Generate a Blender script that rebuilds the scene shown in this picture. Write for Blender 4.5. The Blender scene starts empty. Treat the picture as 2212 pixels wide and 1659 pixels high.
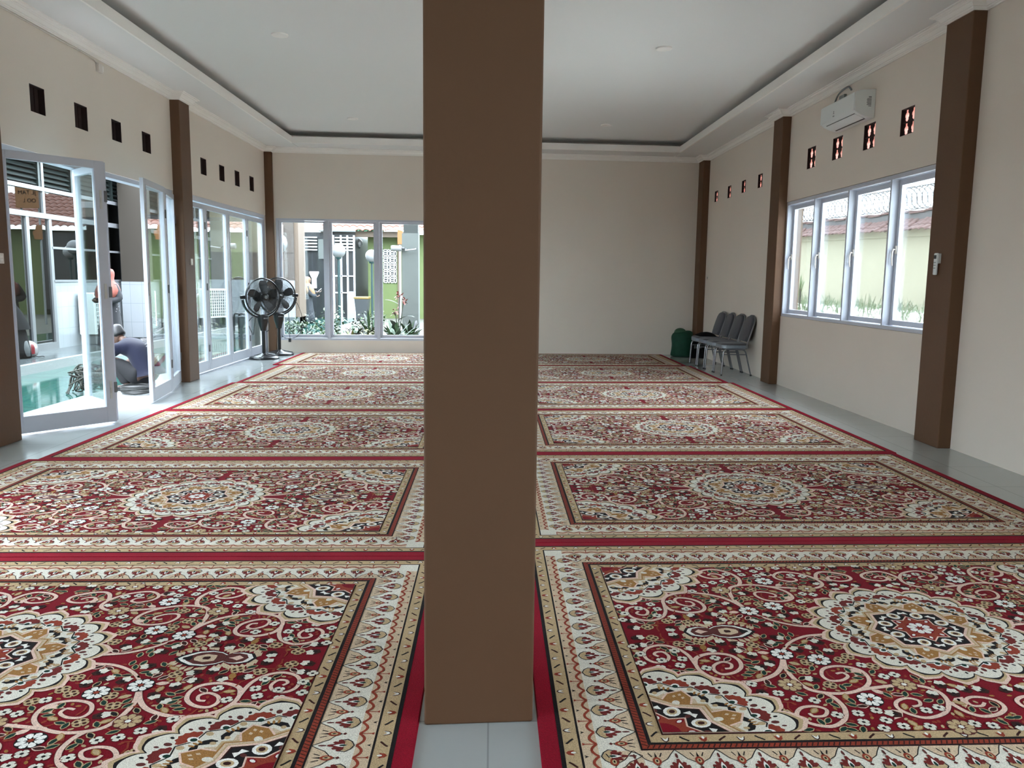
import bpy, bmesh, math, random
import numpy as np
from mathutils import Matrix, Vector
PI = math.pi
S = bpy.context.scene
COL = S.collection
random.seed(11)

# ------------------------------------------------------------------ helpers
def lin(c):
    r = []
    for v in c:
        v = v / 255.0
        r.append(v / 12.92 if v <= 0.04045 else ((v + 0.055) / 1.055) ** 2.4)
    return tuple(r)

MATS = {}
def mat(name, rgb, rough=0.6, metal=0.0, spec=0.5, noise=0.0, nscale=6.0, bump=0.0, bscale=60.0,
        sheen=0.0, trans=0.0, emit=0.0, coat=0.0):
    m = bpy.data.materials.new(name); m.use_nodes = True
    nt = m.node_tree; b = nt.nodes['Principled BSDF']
    c = lin(rgb)
    b.inputs['Base Color'].default_value = (*c, 1)
    b.inputs['Roughness'].default_value = rough
    b.inputs['Metallic'].default_value = metal
    b.inputs['Specular IOR Level'].default_value = spec
    if sheen: b.inputs['Sheen Weight'].default_value = sheen
    if coat: b.inputs['Coat Weight'].default_value = coat
    if emit:
        b.inputs['Emission Color'].default_value = (*c, 1); b.inputs['Emission Strength'].default_value = emit
    tc = nt.nodes.new('ShaderNodeTexCoord')
    if noise:
        n = nt.nodes.new('ShaderNodeTexNoise'); n.inputs['Scale'].default_value = nscale
        n.inputs['Detail'].default_value = 5
        nt.links.new(tc.outputs['Object'], n.inputs['Vector'])
        mx = nt.nodes.new('ShaderNodeMix'); mx.data_type = 'RGBA'
        mx.inputs['A'].default_value = (*[x * (1 - noise) for x in c], 1)
        mx.inputs['B'].default_value = (*[min(1, x * (1 + noise)) for x in c], 1)
        nt.links.new(n.outputs['Fac'], mx.inputs['Factor'])
        nt.links.new(mx.outputs['Result'], b.inputs['Base Color'])
    if bump:
        n2 = nt.nodes.new('ShaderNodeTexNoise'); n2.inputs['Scale'].default_value = bscale
        n2.inputs['Detail'].default_value = 4
        nt.links.new(tc.outputs['Object'], n2.inputs['Vector'])
        bp = nt.nodes.new('ShaderNodeBump'); bp.inputs['Strength'].default_value = bump
        bp.inputs['Distance'].default_value = 0.01
        nt.links.new(n2.outputs['Fac'], bp.inputs['Height'])
        nt.links.new(bp.outputs['Normal'], b.inputs['Normal'])
    MATS[name] = m
    return m

def tile_mat(name, rgb, grout, w, h, gap=0.004, rough=0.2, offset=0.0, axes='XY', noise=0.06, spec=0.5, bump=0.0):
    m = mat(name, rgb, rough, spec=spec)
    nt = m.node_tree; b = nt.nodes['Principled BSDF']
    tc = nt.nodes.new('ShaderNodeTexCoord')
    vec = tc.outputs['Object']
    sep = nt.nodes.new('ShaderNodeSeparateXYZ'); nt.links.new(vec, sep.inputs[0])
    cmb = nt.nodes.new('ShaderNodeCombineXYZ')
    nt.links.new(sep.outputs[axes[0]], cmb.inputs['X']); nt.links.new(sep.outputs[axes[1]], cmb.inputs['Y'])
    br = nt.nodes.new('ShaderNodeTexBrick')
    br.offset = offset; br.squash = 1.0
    br.inputs['Scale'].default_value = 1.0
    br.inputs['Brick Width'].default_value = w; br.inputs['Row Height'].default_value = h
    br.inputs['Mortar Size'].default_value = gap; br.inputs['Mortar Smooth'].default_value = 0.1
    br.inputs['Bias'].default_value = 0.0
    c = lin(rgb)
    br.inputs['Color1'].default_value = (*[x * (1 - noise) for x in c], 1)
    br.inputs['Color2'].default_value = (*[x * (1 + noise) for x in c], 1)
    br.inputs['Mortar'].default_value = (*lin(grout), 1)
    nt.links.new(cmb.outputs[0], br.inputs['Vector'])
    nt.links.new(br.outputs['Color'], b.inputs['Base Color'])
    return m

def glass_mat(name, tint=(0.93, 0.97, 0.96), refl=0.06, rough=0.0):
    m = bpy.data.materials.new(name); m.use_nodes = True
    nt = m.node_tree; nt.nodes.clear()
    o = nt.nodes.new('ShaderNodeOutputMaterial')
    t = nt.nodes.new('ShaderNodeBsdfTransparent'); t.inputs['Color'].default_value = (*tint, 1)
    g = nt.nodes.new('ShaderNodeBsdfGlossy'); g.inputs['Roughness'].default_value = rough
    lw = nt.nodes.new('ShaderNodeFresnel'); lw.inputs['IOR'].default_value = 1.45
    ma = nt.nodes.new('ShaderNodeMath'); ma.operation = 'MULTIPLY_ADD'
    ma.inputs[1].default_value = 0.6; ma.inputs[2].default_value = refl - 0.03
    ma.use_clamp = True
    mx = nt.nodes.new('ShaderNodeMixShader')
    nt.links.new(lw.outputs[0], ma.inputs[0]); nt.links.new(ma.outputs[0], mx.inputs[0])
    nt.links.new(t.outputs[0], mx.inputs[1]); nt.links.new(g.outputs[0], mx.inputs[2])
    nt.links.new(mx.outputs[0], o.inputs[0])
    MATS[name] = m
    return m

class MB:
    """collects shapes that belong to ONE mesh object"""
    def __init__(s): s.v = []; s.f = []; s.mi = []; s.M = Matrix.Identity(4); s.k = 0
    def add(s, vs, fs):
        n = len(s.v)
        s.v += [tuple(s.M @ Vector(p)) for p in vs]
        s.f += [tuple(i + n for i in f) for f in fs]; s.mi += [s.k] * len(fs)
        return s
    def box(s, x0, x1, y0, y1, z0, z1):
        v = [(x0, y0, z0), (x1, y0, z0), (x1, y1, z0), (x0, y1, z0), (x0, y0, z1), (x1, y0, z1), (x1, y1, z1), (x0, y1, z1)]
        return s.add(v, [(0, 3, 2, 1), (4, 5, 6, 7), (0, 1, 5, 4), (1, 2, 6, 5), (2, 3, 7, 6), (3, 0, 4, 7)])
    def bar(s, p0, p1, w, h, up=(0, 0, 1)):
        a = Vector(p0); b = Vector(p1); d = (b - a).normalized(); u = Vector(up)
        sd = d.cross(u)
        if sd.length < 1e-5: sd = d.cross(Vector((1, 0, 0)))
        sd.normalize(); u = sd.cross(d)
        vs = []
        for p in (a, b):
            for i, j in ((-1, -1), (1, -1), (1, 1), (-1, 1)):
                vs.append(p + sd * (i * w / 2) + u * (j * h / 2))
        return s.add(vs, [(0, 1, 2, 3), (7, 6, 5, 4), (0, 4, 5, 1), (1, 5, 6, 2), (2, 6, 7, 3), (3, 7, 4, 0)])
    def tube(s, pts, r, n=8, closed=False, caps=True):
        P = [Vector(p) for p in pts]; m = len(P)
        rr = r if hasattr(r, '__len__') else [r] * m
        T = []
        for i in range(m):
            if closed: t = P[(i + 1) % m] - P[i - 1]
            else: t = P[min(i + 1, m - 1)] - P[max(i - 1, 0)]
            T.append(t.normalized() if t.length > 1e-9 else Vector((0, 0, 1)))
        ref = Vector((0, 0, 1)) if abs(T[0].z) < 0.9 else Vector((1, 0, 0))
        nrm = (ref - T[0] * ref.dot(T[0])).normalized()
        vs = []
        for i in range(m):
            nrm = nrm - T[i] * nrm.dot(T[i])
            if nrm.length < 1e-6: nrm = T[i].orthogonal()
            nrm.normalize(); bn = T[i].cross(nrm)
            for k in range(n):
                a = 2 * PI * k / n
                vs.append(P[i] + (nrm * math.cos(a) + bn * math.sin(a)) * rr[i])
        fs = []
        for i in range(m if closed else m - 1):
            j = (i + 1) % m
            for k in range(n):
                k2 = (k + 1) % n
                fs.append((i * n + k, i * n + k2, j * n + k2, j * n + k))
        if caps and not closed:
            fs.append(tuple(range(n - 1, -1, -1))); fs.append(tuple((m - 1) * n + k for k in range(n)))
        return s.add(vs, fs)
    def lathe(s, prof, c=(0, 0, 0), n=24, axis='Z'):
        vs = []
        for r, h in prof:
            for k in range(n):
                a = 2 * PI * k / n
                x, y = r * math.cos(a), r * math.sin(a)
                p = (x, y, h) if axis == 'Z' else ((h, x, y) if axis == 'X' else (x, h, y))
                vs.append((p[0] + c[0], p[1] + c[1], p[2] + c[2]))
        fs = []
        m = len(prof)
        for i in range(m - 1):
            for k in range(n):
                k2 = (k + 1) % n
                fs.append((i * n + k, i * n + k2, (i + 1) * n + k2, (i + 1) * n + k))
        if prof[0][0] > 1e-6: fs.append(tuple(range(n - 1, -1, -1)))
        if prof[-1][0] > 1e-6: fs.append(tuple((m - 1) * n + k for k in range(n)))
        return s.add(vs, fs)
    def sphere(s, c, r, n=16, m=10):
        r = r if hasattr(r, '__len__') else (r, r, r)
        prof = []
        vs = []; fs = []
        for i in range(m + 1):
            t = PI * i / m
            for k in range(n):
                a = 2 * PI * k / n
                vs.append((c[0] + r[0] * math.sin(t) * math.cos(a), c[1] + r[1] * math.sin(t) * math.sin(a), c[2] - r[2] * math.cos(t)))
        for i in range(m):
            for k in range(n):
                k2 = (k + 1) % n
                fs.append((i * n + k, i * n + k2, (i + 1) * n + k2, (i + 1) * n + k))
        return s.add(vs, fs)
    def prism(s, poly, a0, a1, axis='Y'):
        """extrude 2-D polygon: axis Y -> (x,z), X -> (y,z), Z -> (x,y)"""
        def P(p, a): return (p[0], a, p[1]) if axis == 'Y' else ((a, p[0], p[1]) if axis == 'X' else (p[0], p[1], a))
        n = len(poly)
        vs = [P(p, a0) for p in poly] + [P(p, a1) for p in poly]
        fs = [tuple(range(n)), tuple(range(2 * n - 1, n - 1, -1))]
        for i in range(n):
            j = (i + 1) % n
            fs.append((i, i + n, j + n, j))
        return s.add(vs, fs)
    def loft(s, rings, cap=True):
        n = len(rings[0]); vs = [p for r in rings for p in r]; fs = []
        for i in range(len(rings) - 1):
            for k in range(n):
                k2 = (k + 1) % n
                fs.append((i * n + k, i * n + k2, (i + 1) * n + k2, (i + 1) * n + k))
        if cap:
            fs.append(tuple(range(n - 1, -1, -1))); fs.append(tuple((len(rings) - 1) * n + k for k in range(n)))
        return s.add(vs, fs)
    def quad(s, a, b, c, d): return s.add([a, b, c, d], [(0, 1, 2, 3)])
    def build(s, name, mats, parent=None, smooth=False, bevel=0.0, subsurf=0, auto=None, seg=2):
        me = bpy.data.meshes.new(name)
        me.from_pydata(s.v, [], s.f)
        if not isinstance(mats, (list, tuple)): mats = [mats]
        for m in mats: me.materials.append(MATS[m] if isinstance(m, str) else m)
        if len(mats) > 1: me.polygons.foreach_set('material_index', s.mi)
        bm = bmesh.new(); bm.from_mesh(me); bmesh.ops.recalc_face_normals(bm, faces=bm.faces); bm.to_mesh(me); bm.free()
        if smooth: me.polygons.foreach_set('use_smooth', [True] * len(me.polygons))
        if auto: me.set_sharp_from_angle(angle=math.radians(auto))
        o = bpy.data.objects.new(name, me); COL.objects.link(o)
        if parent: o.parent = parent
        if bevel:
            b = o.modifiers.new('bevel', 'BEVEL'); b.width = bevel; b.segments = seg; b.limit_method = 'ANGLE'
        if subsurf:
            b = o.modifiers.new('sub', 'SUBSURF'); b.levels = subsurf; b.render_levels = subsurf
        return o

def tag(o, label, cat, group=None, kind=None):
    o['label'] = label; o['category'] = cat
    if group: o['group'] = group
    if kind: o['kind'] = kind
    return o
def thing(name, label, cat, loc=(0, 0, 0), rotz=0.0, group=None):
    o = bpy.data.objects.new(name, None); COL.objects.link(o)
    o.empty_display_size = 0.1
    o.location = loc; o.rotation_euler = (0, 0, rotz)
    return tag(o, label, cat, group)
def struct(o, label=None, cat=None):
    o['kind'] = 'structure'
    if label: o['label'] = label
    if cat: o['category'] = cat
    return o
def dup(root, loc, rotz, label):
    def cp(o, par):
        c = o.copy(); COL.objects.link(c); c.parent = par
        for ch in o.children: cp(ch, c)
        return c
    r = cp(root, None); r.location = loc; r.rotation_euler = (0, 0, rotz); r['label'] = label
    return r
def crom(pts, n=6, closed=False):
    out = []; m = len(pts); D = len(pts[0])
    for i in range(m if closed else m - 1):
        p = [pts[(i + k) % m] if closed else pts[max(0, min(m - 1, i + k))] for k in (-1, 0, 1, 2)]
        for j in range(n):
            t = j / n
            out.append(tuple(0.5 * (2 * p[1][d] + (p[2][d] - p[0][d]) * t + (2 * p[0][d] - 5 * p[1][d] + 4 * p[2][d] - p[3][d]) * t * t
                             + (3 * p[1][d] - p[0][d] - 3 * p[2][d] + p[3][d]) * t ** 3) for d in range(D)))
    if not closed: out.append(tuple(pts[-1]))
    return out
def text_mesh(txt, size, name, m, parent, M, depth=0.002, align='CENTER', sx=1.0):
    cu = bpy.data.curves.new(name, 'FONT'); cu.body = txt; cu.size = size; cu.extrude = depth; cu.align_x = align; cu.align_y = 'CENTER'
    o = bpy.data.objects.new(name, cu); COL.objects.link(o)
    dg = bpy.context.evaluated_depsgraph_get(); dg.update()
    me = bpy.data.meshes.new_from_object(o.evaluated_get(dg))
    bpy.data.objects.remove(o)
    for v in me.vertices: v.co = M @ Vector((v.co.x * sx, v.co.y, v.co.z))
    me.materials.clear(); me.materials.append(MATS[m])
    q = bpy.data.objects.new(name, me); COL.objects.link(q); q.parent = parent
    return q

# ------------------------------------------------------------------ materials
mat('wall_paint', (216, 206, 194), 0.75, spec=0.25, noise=0.035, nscale=1.3, bump=0.05, bscale=45)
mat('ceiling_paint', (218, 217, 214), 0.8, spec=0.2, noise=0.02, nscale=0.8)
mat('cornice_paint', (232, 228, 222), 0.6, spec=0.3)
mat('pillar_paint', (94, 67, 46), 0.62, spec=0.35, noise=0.07, nscale=2.2, bump=0.12, bscale=30)
tile_mat('floor_tile', (166, 171, 170), (140, 145, 144), 0.6, 0.6, 0.003, 0.13, noise=0.015)
mat('aluminium_white', (188, 192, 202), 0.38, spec=0.5)
mat('aluminium_dark', (60, 62, 66), 0.4)
glass_mat('clear_glass')
glass_mat('window_glass', (0.97, 0.99, 0.99), 0.045)
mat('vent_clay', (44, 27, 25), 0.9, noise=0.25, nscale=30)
mat('clay_reveal_lit', (222, 168, 154), 0.9)  # paler copy of the vent clay: daylight on the hole sides put into colour
mat('black_plastic', (16, 16, 18), 0.33, spec=0.5)
mat('black_metal', (14, 14, 15), 0.28, spec=0.5)
mat('chrome_grey', (150, 150, 152), 0.25, metal=0.9)
mat('grey_steel', (120, 121, 124), 0.35, metal=0.55)
mat('chair_fabric', (74, 74, 78), 0.85, spec=0.2, sheen=0.2, noise=0.12, nscale=40)
mat('clear_wrap', (120, 132, 142), 0.12, spec=0.8, noise=0.2, nscale=18, bump=0.5, bscale=22)
mat('black_cloth', (12, 12, 13), 0.95, spec=0.1)
mat('sack_green', (16, 62, 46), 0.7, spec=0.3, noise=0.3, nscale=14, bump=0.5, bscale=14)
mat('ac_white', (214, 218, 216), 0.35, spec=0.5)
mat('ac_grey', (120, 124, 124), 0.5)
mat('dark_grey', (46, 48, 50), 0.5)
mat('switch_white', (210, 202, 194), 0.4)
mat('pale_metal', (190, 190, 186), 0.45, metal=0.2)
# ------------------------------------------------------------------ the carpet pattern, drawn as flat coloured polygons
C = {k: lin(v) for k, v in dict(
    crimson=(122, 6, 26), deep=(80, 6, 20), edge=(140, 6, 34), cream=(222, 219, 206), tan=(188, 164, 126), beige=(206, 184, 156), pink=(226, 196, 180),
    rust=(142, 58, 40), brown=(58, 26, 20), black=(26, 22, 22), green=(22, 54, 44), ochre=(158, 114, 62), dusk=(92, 44, 40), maroon=(112, 40, 36), white=(236, 236, 230)).items()}
AV = []; AF = []; AC = []      # art vertices, faces, colours
ZI = [0]
def zz_(z):
    ZI[0] += 1
    return z + (ZI[0] % 15) * 1.2e-5
def fan(pts, col, z, c=None):
    z = zz_(z); n = len(AV); cx = c[0] if c else sum(p[0] for p in pts) / len(pts); cy = c[1] if c else sum(p[1] for p in pts) / len(pts)
    AV.append((cx, cy, z)); AV.extend((p[0], p[1], z) for p in pts)
    m = len(pts)
    for i in range(m):
        AF.append((n, n + 1 + i, n + 1 + (i + 1) % m)); AC.append(C[col])
def poly(pts, col, z):
    z = zz_(z); n = len(AV); AV.extend((p[0], p[1], z) for p in pts); AF.append(tuple(range(n, n + len(pts)))); AC.append(C[col])
def ribbon(pts, w, col, z, closed=False):
    z = zz_(z); m = len(pts); n = len(AV); L = []
    for i in range(m):
        a = pts[(i - 1) % m] if (closed or i > 0) else pts[0]
        b = pts[(i + 1) % m] if (closed or i < m - 1) else pts[-1]
        dx, dy = b[0] - a[0], b[1] - a[1]; l = math.hypot(dx, dy) or 1
        ww = w[i] if hasattr(w, '__len__') else w
        L.append((pts[i][0] - dy / l * ww / 2, pts[i][1] + dx / l * ww / 2)); L.append((pts[i][0] + dy / l * ww / 2, pts[i][1] - dx / l * ww / 2))
    AV.extend((p[0], p[1], z) for p in L)
    for i in range(m if closed else m - 1):
        j = (i + 1) % m
        AF.append((n + 2 * i, n + 2 * i + 1, n + 2 * j + 1, n + 2 * j)); AC.append(C[col])
def rect(x0, x1, y0, y1, col, z): poly([(x0, y0), (x1, y0), (x1, y1), (x0, y1)], col, z)
def frame(hx, hy, t, col, z):
    """a band of width t just inside half-size hx, hy"""
    rect(-hx, hx, hy - t, hy, col, z); rect(-hx, hx, -hy, -hy + t, col, z)
    rect(-hx, -hx + t, -hy + t, hy - t, col, z); rect(hx - t, hx, -hy + t, hy - t, col, z)
def X2(pts, ox, oy, ang=0.0, sc=1.0, sx=1.0):
    c, s = math.cos(ang), math.sin(ang)
    return [(ox + sc * (p[0] * sx * c - p[1] * s), oy + sc * (p[0] * sx * s + p[1] * c)) for p in pts]
def ell(cx, cy, a, b, ang=0.0, n=10): return X2([(a * math.cos(2 * PI * k / n), b * math.sin(2 * PI * k / n)) for k in range(n)], cx, cy, ang)
DROP = [(0, 0), (.25, .18), (.6, .22), (.85, .12), (1, 0), (.85, -.12), (.6, -.22), (.25, -.18)]
def leaf(x, y, ang, l, z, col='green', rim='tan', fat=1.0):
    d = [(p[0] * l, p[1] * l * fat) for p in DROP]
    fan(X2([(p[0] * 1.18 - l * .09, p[1] * 1.5) for p in d], x, y, ang), rim, z); fan(X2(d, x, y, ang), col, z + .00012)
def petals(x, y, n, r0, r1, w, ang, col, z):
    for k in range(n):
        a = ang + 2 * PI * k / n
        p = [(r0, 0), (r0 + (r1 - r0) * .35, w * .42), (r0 + (r1 - r0) * .8, w * .5), (r1, w * .18), (r1, -w * .18), (r0 + (r1 - r0) * .8, -w * .5), (r0 + (r1 - r0) * .35, -w * .42)]
        fan(X2(p, x, y, a), col, z)
def scallop(r, amp, n, ph=0.0, per=10, tip=0.0):
    out = []
    for k in range(n):
        for j in range(per):
            t = j / per; a = ph + 2 * PI * (k + t) / n
            rr = r + amp * (math.sin(PI * t) ** .6) + tip * max(0, 1 - abs(t - .5) * 5)
            out.append((rr * math.cos(a), rr * math.sin(a)))
    return out
def clip_poly(pts, xmin, ymin):
    """keep the part of a polygon with x>=xmin and y>=ymin (Sutherland-Hodgman)"""
    for ax, lim in ((0, xmin), (1, ymin)):
        out = []
        for i in range(len(pts)):
            a = pts[i - 1]; b = pts[i]; ia = a[ax] >= lim; ib = b[ax] >= lim
            if ia != ib:
                t = (lim - a[ax]) / (b[ax] - a[ax]); out.append((a[0] + t * (b[0] - a[0]), a[1] + t * (b[1] - a[1])))
            if ib: out.append(b)
        pts = out
        if not pts: break
    return pts

def medallion(cx, cy, R, z, quarter=None):
    """round rosette; quarter=(sx,sy) draws only the quarter that opens towards (sx,sy)"""
    global fan, ribbon
    f0, r0 = fan, ribbon
    if quarter:
        qx, qy = quarter; EX = 1.12; EY = 0.98
        def fan(p, col, zz):
            q = clip_poly(p, 0, 0)
            if len(q) > 2:
                hit = min(a for a, b in q) < 1e-9 and min(b for a, b in q) < 1e-9
                f0([(cx + qx * EX * a, cy + qy * EY * b) for a, b in (q if qx * qy > 0 else q[::-1])], col, zz, (cx, cy) if hit else None)
        def ribbon(p, w, col, zz, closed=False):
            q = [a for a in p if a[0] > .002 and a[1] > .002]
            if len(q) > 1: r0([(cx + qx * EX * a, cy + qy * EY * b) for a, b in q], w, col, zz)
        ox = oy = 0.0
    else:
        ox, oy = cx, cy
    sh = lambda p: [(a + ox, b + oy) for a, b in p]
    N = 20; k = R / 0.43; dz = .00022; ph = PI / N * 0
    fan(sh(scallop(R * .925, .040 * k, N, ph, tip=.012 * k)), 'pink', z)
    fan(sh(scallop(R * .89, .040 * k, N, ph, tip=.009 * k)), 'tan', z + dz)
    fan(sh(scallop(R * .86, .040 * k, N, ph, tip=.006 * k)), 'black', z + 2 * dz)
    fan(sh(scallop(R * .842, .040 * k, N, ph)), 'cream', z + 3 * dz)
    for i in range(N):
        a = ph + 2 * PI * i / N
        r = R * .79; x, y = ox + r * math.cos(a), oy + r * math.sin(a)
        if quarter and (x < -.0 or y < -.0): continue
        # flower of rust petals fanning inward from a green eye
        for t in (-1.2, -.72, -.24, .24, .72, 1.2):
            aa = a + t
            fan(X2([(0, 0), (.022, .010), (.046, .011), (.054, 0), (.046, -.011), (.022, -.010)], x - .03 * k * math.cos(a), y - .03 * k * math.sin(a), aa, k * .86), 'maroon' if i % 2 else 'rust', z + 4 * dz)
        fan(ell(x - .034 * k * math.cos(a), y - .034 * k * math.sin(a), .019 * k, .014 * k, a), 'white', z + 5 * dz)
        fan(ell(x - .036 * k * math.cos(a), y - .036 * k * math.sin(a), .011 * k, .009 * k, a), 'green', z + 6 * dz)
        ribbon([(x - (.045 - .02 * abs(t)) * k * math.cos(a) - .05 * k * t * math.sin(a), y - (.045 - .02 * abs(t)) * k * math.sin(a) + .05 * k * t * math.cos(a)) for t in (-1, -.5, 0, .5, 1)], .005 * k, 'black', z + 5 * dz)
        b = a + PI / N
        for rr, ww, cc in ((.80, .009, 'dusk'), (.70, .010, 'tan')):
            fan(ell(ox + R * rr * math.cos(b), oy + R * rr * math.sin(b), .013 * k, ww * k, b), cc, z + 4 * dz)
        fan(ell(ox + R * .84 * math.cos(a - .07), oy + R * .84 * math.sin(a - .07), .008 * k, .005 * k, b), 'black', z + 4 * dz)
        fan(ell(ox + R * .84 * math.cos(a + .09), oy + R * .84 * math.sin(a + .09), .008 * k, .005 * k, a), 'dusk', z + 4 * dz)
    # ring of dark hooks on cream, ochre lozenges between
    for i in range(16):
        a = 2 * PI * (i + .5) / 16
        arc = [(ox + R * (.585 + .05 * math.cos(t * 1.6)) * math.cos(a + t * .16), oy + R * (.585 + .05 * math.cos(t * 1.6)) * math.sin(a + t * .16)) for t in (-1.1, -.75, -.4, 0, .4, .75, 1.1)]
        ribbon(arc, [.004 * k, .026 * k, .024 * k, .008 * k, .024 * k, .026 * k, .004 * k], 'black', z + 5 * dz)
        for t in (-.11, .11):
            fan(ell(ox + R * .575 * math.cos(a + t), oy + R * .575 * math.sin(a + t), .010 * k, .008 * k, a), 'tan', z + 6 * dz)
        for t in (-.05, 0, .05):
            fan(ell(ox + R * .655 * math.cos(a + t), oy + R * .655 * math.sin(a + t), .011 * k, .004 * k, a + t * 4), 'ochre', z + 6 * dz)
    star = [((R * (.575 if j % 2 == 0 else .47)) * math.cos(2 * PI * j / 32 + PI / 16), (R * (.575 if j % 2 == 0 else .47)) * math.sin(2 * PI * j / 32 + PI / 16)) for j in range(32)]
    fan(sh(star), 'beige', z + 7 * dz)
    for i in range(8):
        a = 2 * PI * i / 8 + PI / 8
        loz = [(-.062, 0), (-.02, .042), (.028, .036), (.062, 0), (.028, -.036), (-.02, -.042)]
        fan(X2([(p[0] * 1.14, p[1] * 1.16) for p in loz], ox + R * .50 * math.cos(a), oy + R * .50 * math.sin(a), a, k), 'pink', z + 8 * dz)
        fan(X2(loz, ox + R * .50 * math.cos(a), oy + R * .50 * math.sin(a), a, k), 'ochre', z + 9 * dz)
        for q in ((.018, .014), (.018, -.014), (.034, 0)):
            fan(X2([(q[0] - .009, q[1]), (q[0], q[1] + .006), (q[0] + .009, q[1]), (q[0], q[1] - .006)], ox + R * .5 * math.cos(a), oy + R * .5 * math.sin(a), a, k), 'beige', z + 10 * dz)
        fan(X2(ell(-.022, 0, .016, .012), ox + R * .5 * math.cos(a), oy + R * .5 * math.sin(a), a, k), 'cream', z + 10 * dz)
    st = lambda ro, ri: [(R * (ro if j % 2 == 0 else ri) * math.cos(2 * PI * j / 16), R * (ro if j % 2 == 0 else ri) * math.sin(2 * PI * j / 16)) for j in range(16)]
    for ro, ri, cc, q in ((.555, .46, 'tan', 8), (.53, .44, 'ochre', 9), (.515, .425, 'beige', 10), (.49, .405, 'tan', 11), (.475, .395, 'pink', 12), (.445, .37, 'brown', 13), (.43, .36, 'black', 14)):
        fan(sh(st(ro, ri)), cc, z + q * dz)
    for i in range(8):
        a = 2 * PI * (i + .5) / 8
        x, y = ox + R * .305 * math.cos(a), oy + R * .305 * math.sin(a)
        fan(ell(x, y, .030 * k, .026 * k, a, 12), 'white', z + 15 * dz); fan(ell(x, y, .019 * k, .016 * k, a), 'tan', z + 16 * dz); fan(ell(x, y, .011 * k, .009 * k, a), 'brown', z + 17 * dz)
        b = 2 * PI * i / 8
        x, y = ox + R * .345 * math.cos(b), oy + R * .345 * math.sin(b)
        fan(X2([(-.012, -.022), (.012, -.014), (.004, 0), (.012, .014), (-.012, .022), (-.006, 0)], x, y, b, k), 'white', z + 15 * dz)
        fan(ell(x - .02 * k * math.cos(b), y - .02 * k * math.sin(b), .012 * k, .008 * k, b), 'dusk', z + 15 * dz)
    st8 = [(R * (.275 if j % 2 == 0 else .20) * math.cos(2 * PI * j / 16), R * (.275 if j % 2 == 0 else .20) * math.sin(2 * PI * j / 16)) for j in range(16)]
    fan(sh(st8), 'pink', z + 18 * dz); fan(sh([(p[0] * .93, p[1] * .93) for p in st8]), 'rust', z + 19 * dz)
    for i in range(8):
        a = 2 * PI * i / 8
        fan(ell(ox + R * .20 * math.cos(a), oy + R * .20 * math.sin(a), .017 * k, .010 * k, a), 'crimson', z + 20 * dz)
        fan(ell(ox + R * .195 * math.cos(a), oy + R * .195 * math.sin(a), .010 * k, .006 * k, a), 'white', z + 21 * dz)
    fan(sh(ell(0, 0, R * .125, R * .125, 0, 16)), 'crimson', z + 20 * dz)
    if not quarter:
        petals(ox, oy, 8, .012 * k, .050 * k, .026 * k, PI / 8, 'white', z + 21 * dz)
        fan(ell(ox, oy, .010 * k, .010 * k), 'rust', z + 22 * dz)
    fan, ribbon = f0, r0

HX, HY = 1.62, 1.10
def motif_band(hx, hy, t, z):
    """little arrow-heads, buds and dashes along a tan band"""
    per = .058
    for side in range(4):
        L = (2 * hx if side % 2 == 0 else 2 * hy) - t
        n = int(round(L / per)); n -= n % 2
        for i in range(n):
            s = -L / 2 + (i + .5) * L / n
            ang = side * PI / 2
            d = (hy if side % 2 == 0 else hx) - t / 2
            ox, oy = [(s, -d), (d, s), (-s, d), (-d, -s)][side]
            if i % 2 == 0:
                fan(X2([(-.014, .010), (0, -.004), (.014, .010), (.009, -.010), (0, -.017), (-.009, -.010)], ox, oy, ang), 'rust' if (i // 2) % 2 else 'brown', z)
                fan(X2([(-.010, .009), (0, -.002), (.010, .009), (.006, -.007), (0, -.012), (-.006, -.007)], ox, oy, ang), 'white' if (i // 2) % 2 == 0 else 'rust', z + .0002)
                if (i // 2) % 2: fan(X2(ell(0, .006, .0045, .008), ox, oy, ang), 'white', z + .0004)
            else:
                q = 1 if (i // 2) % 2 else -1
                ribbon(X2([(-.013, -.012 * q), (-.004, -.002 * q), (.004, .004 * q), (.013, .012 * q)], ox, oy, ang), .007, 'brown' if q > 0 else 'black', z)
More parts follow.
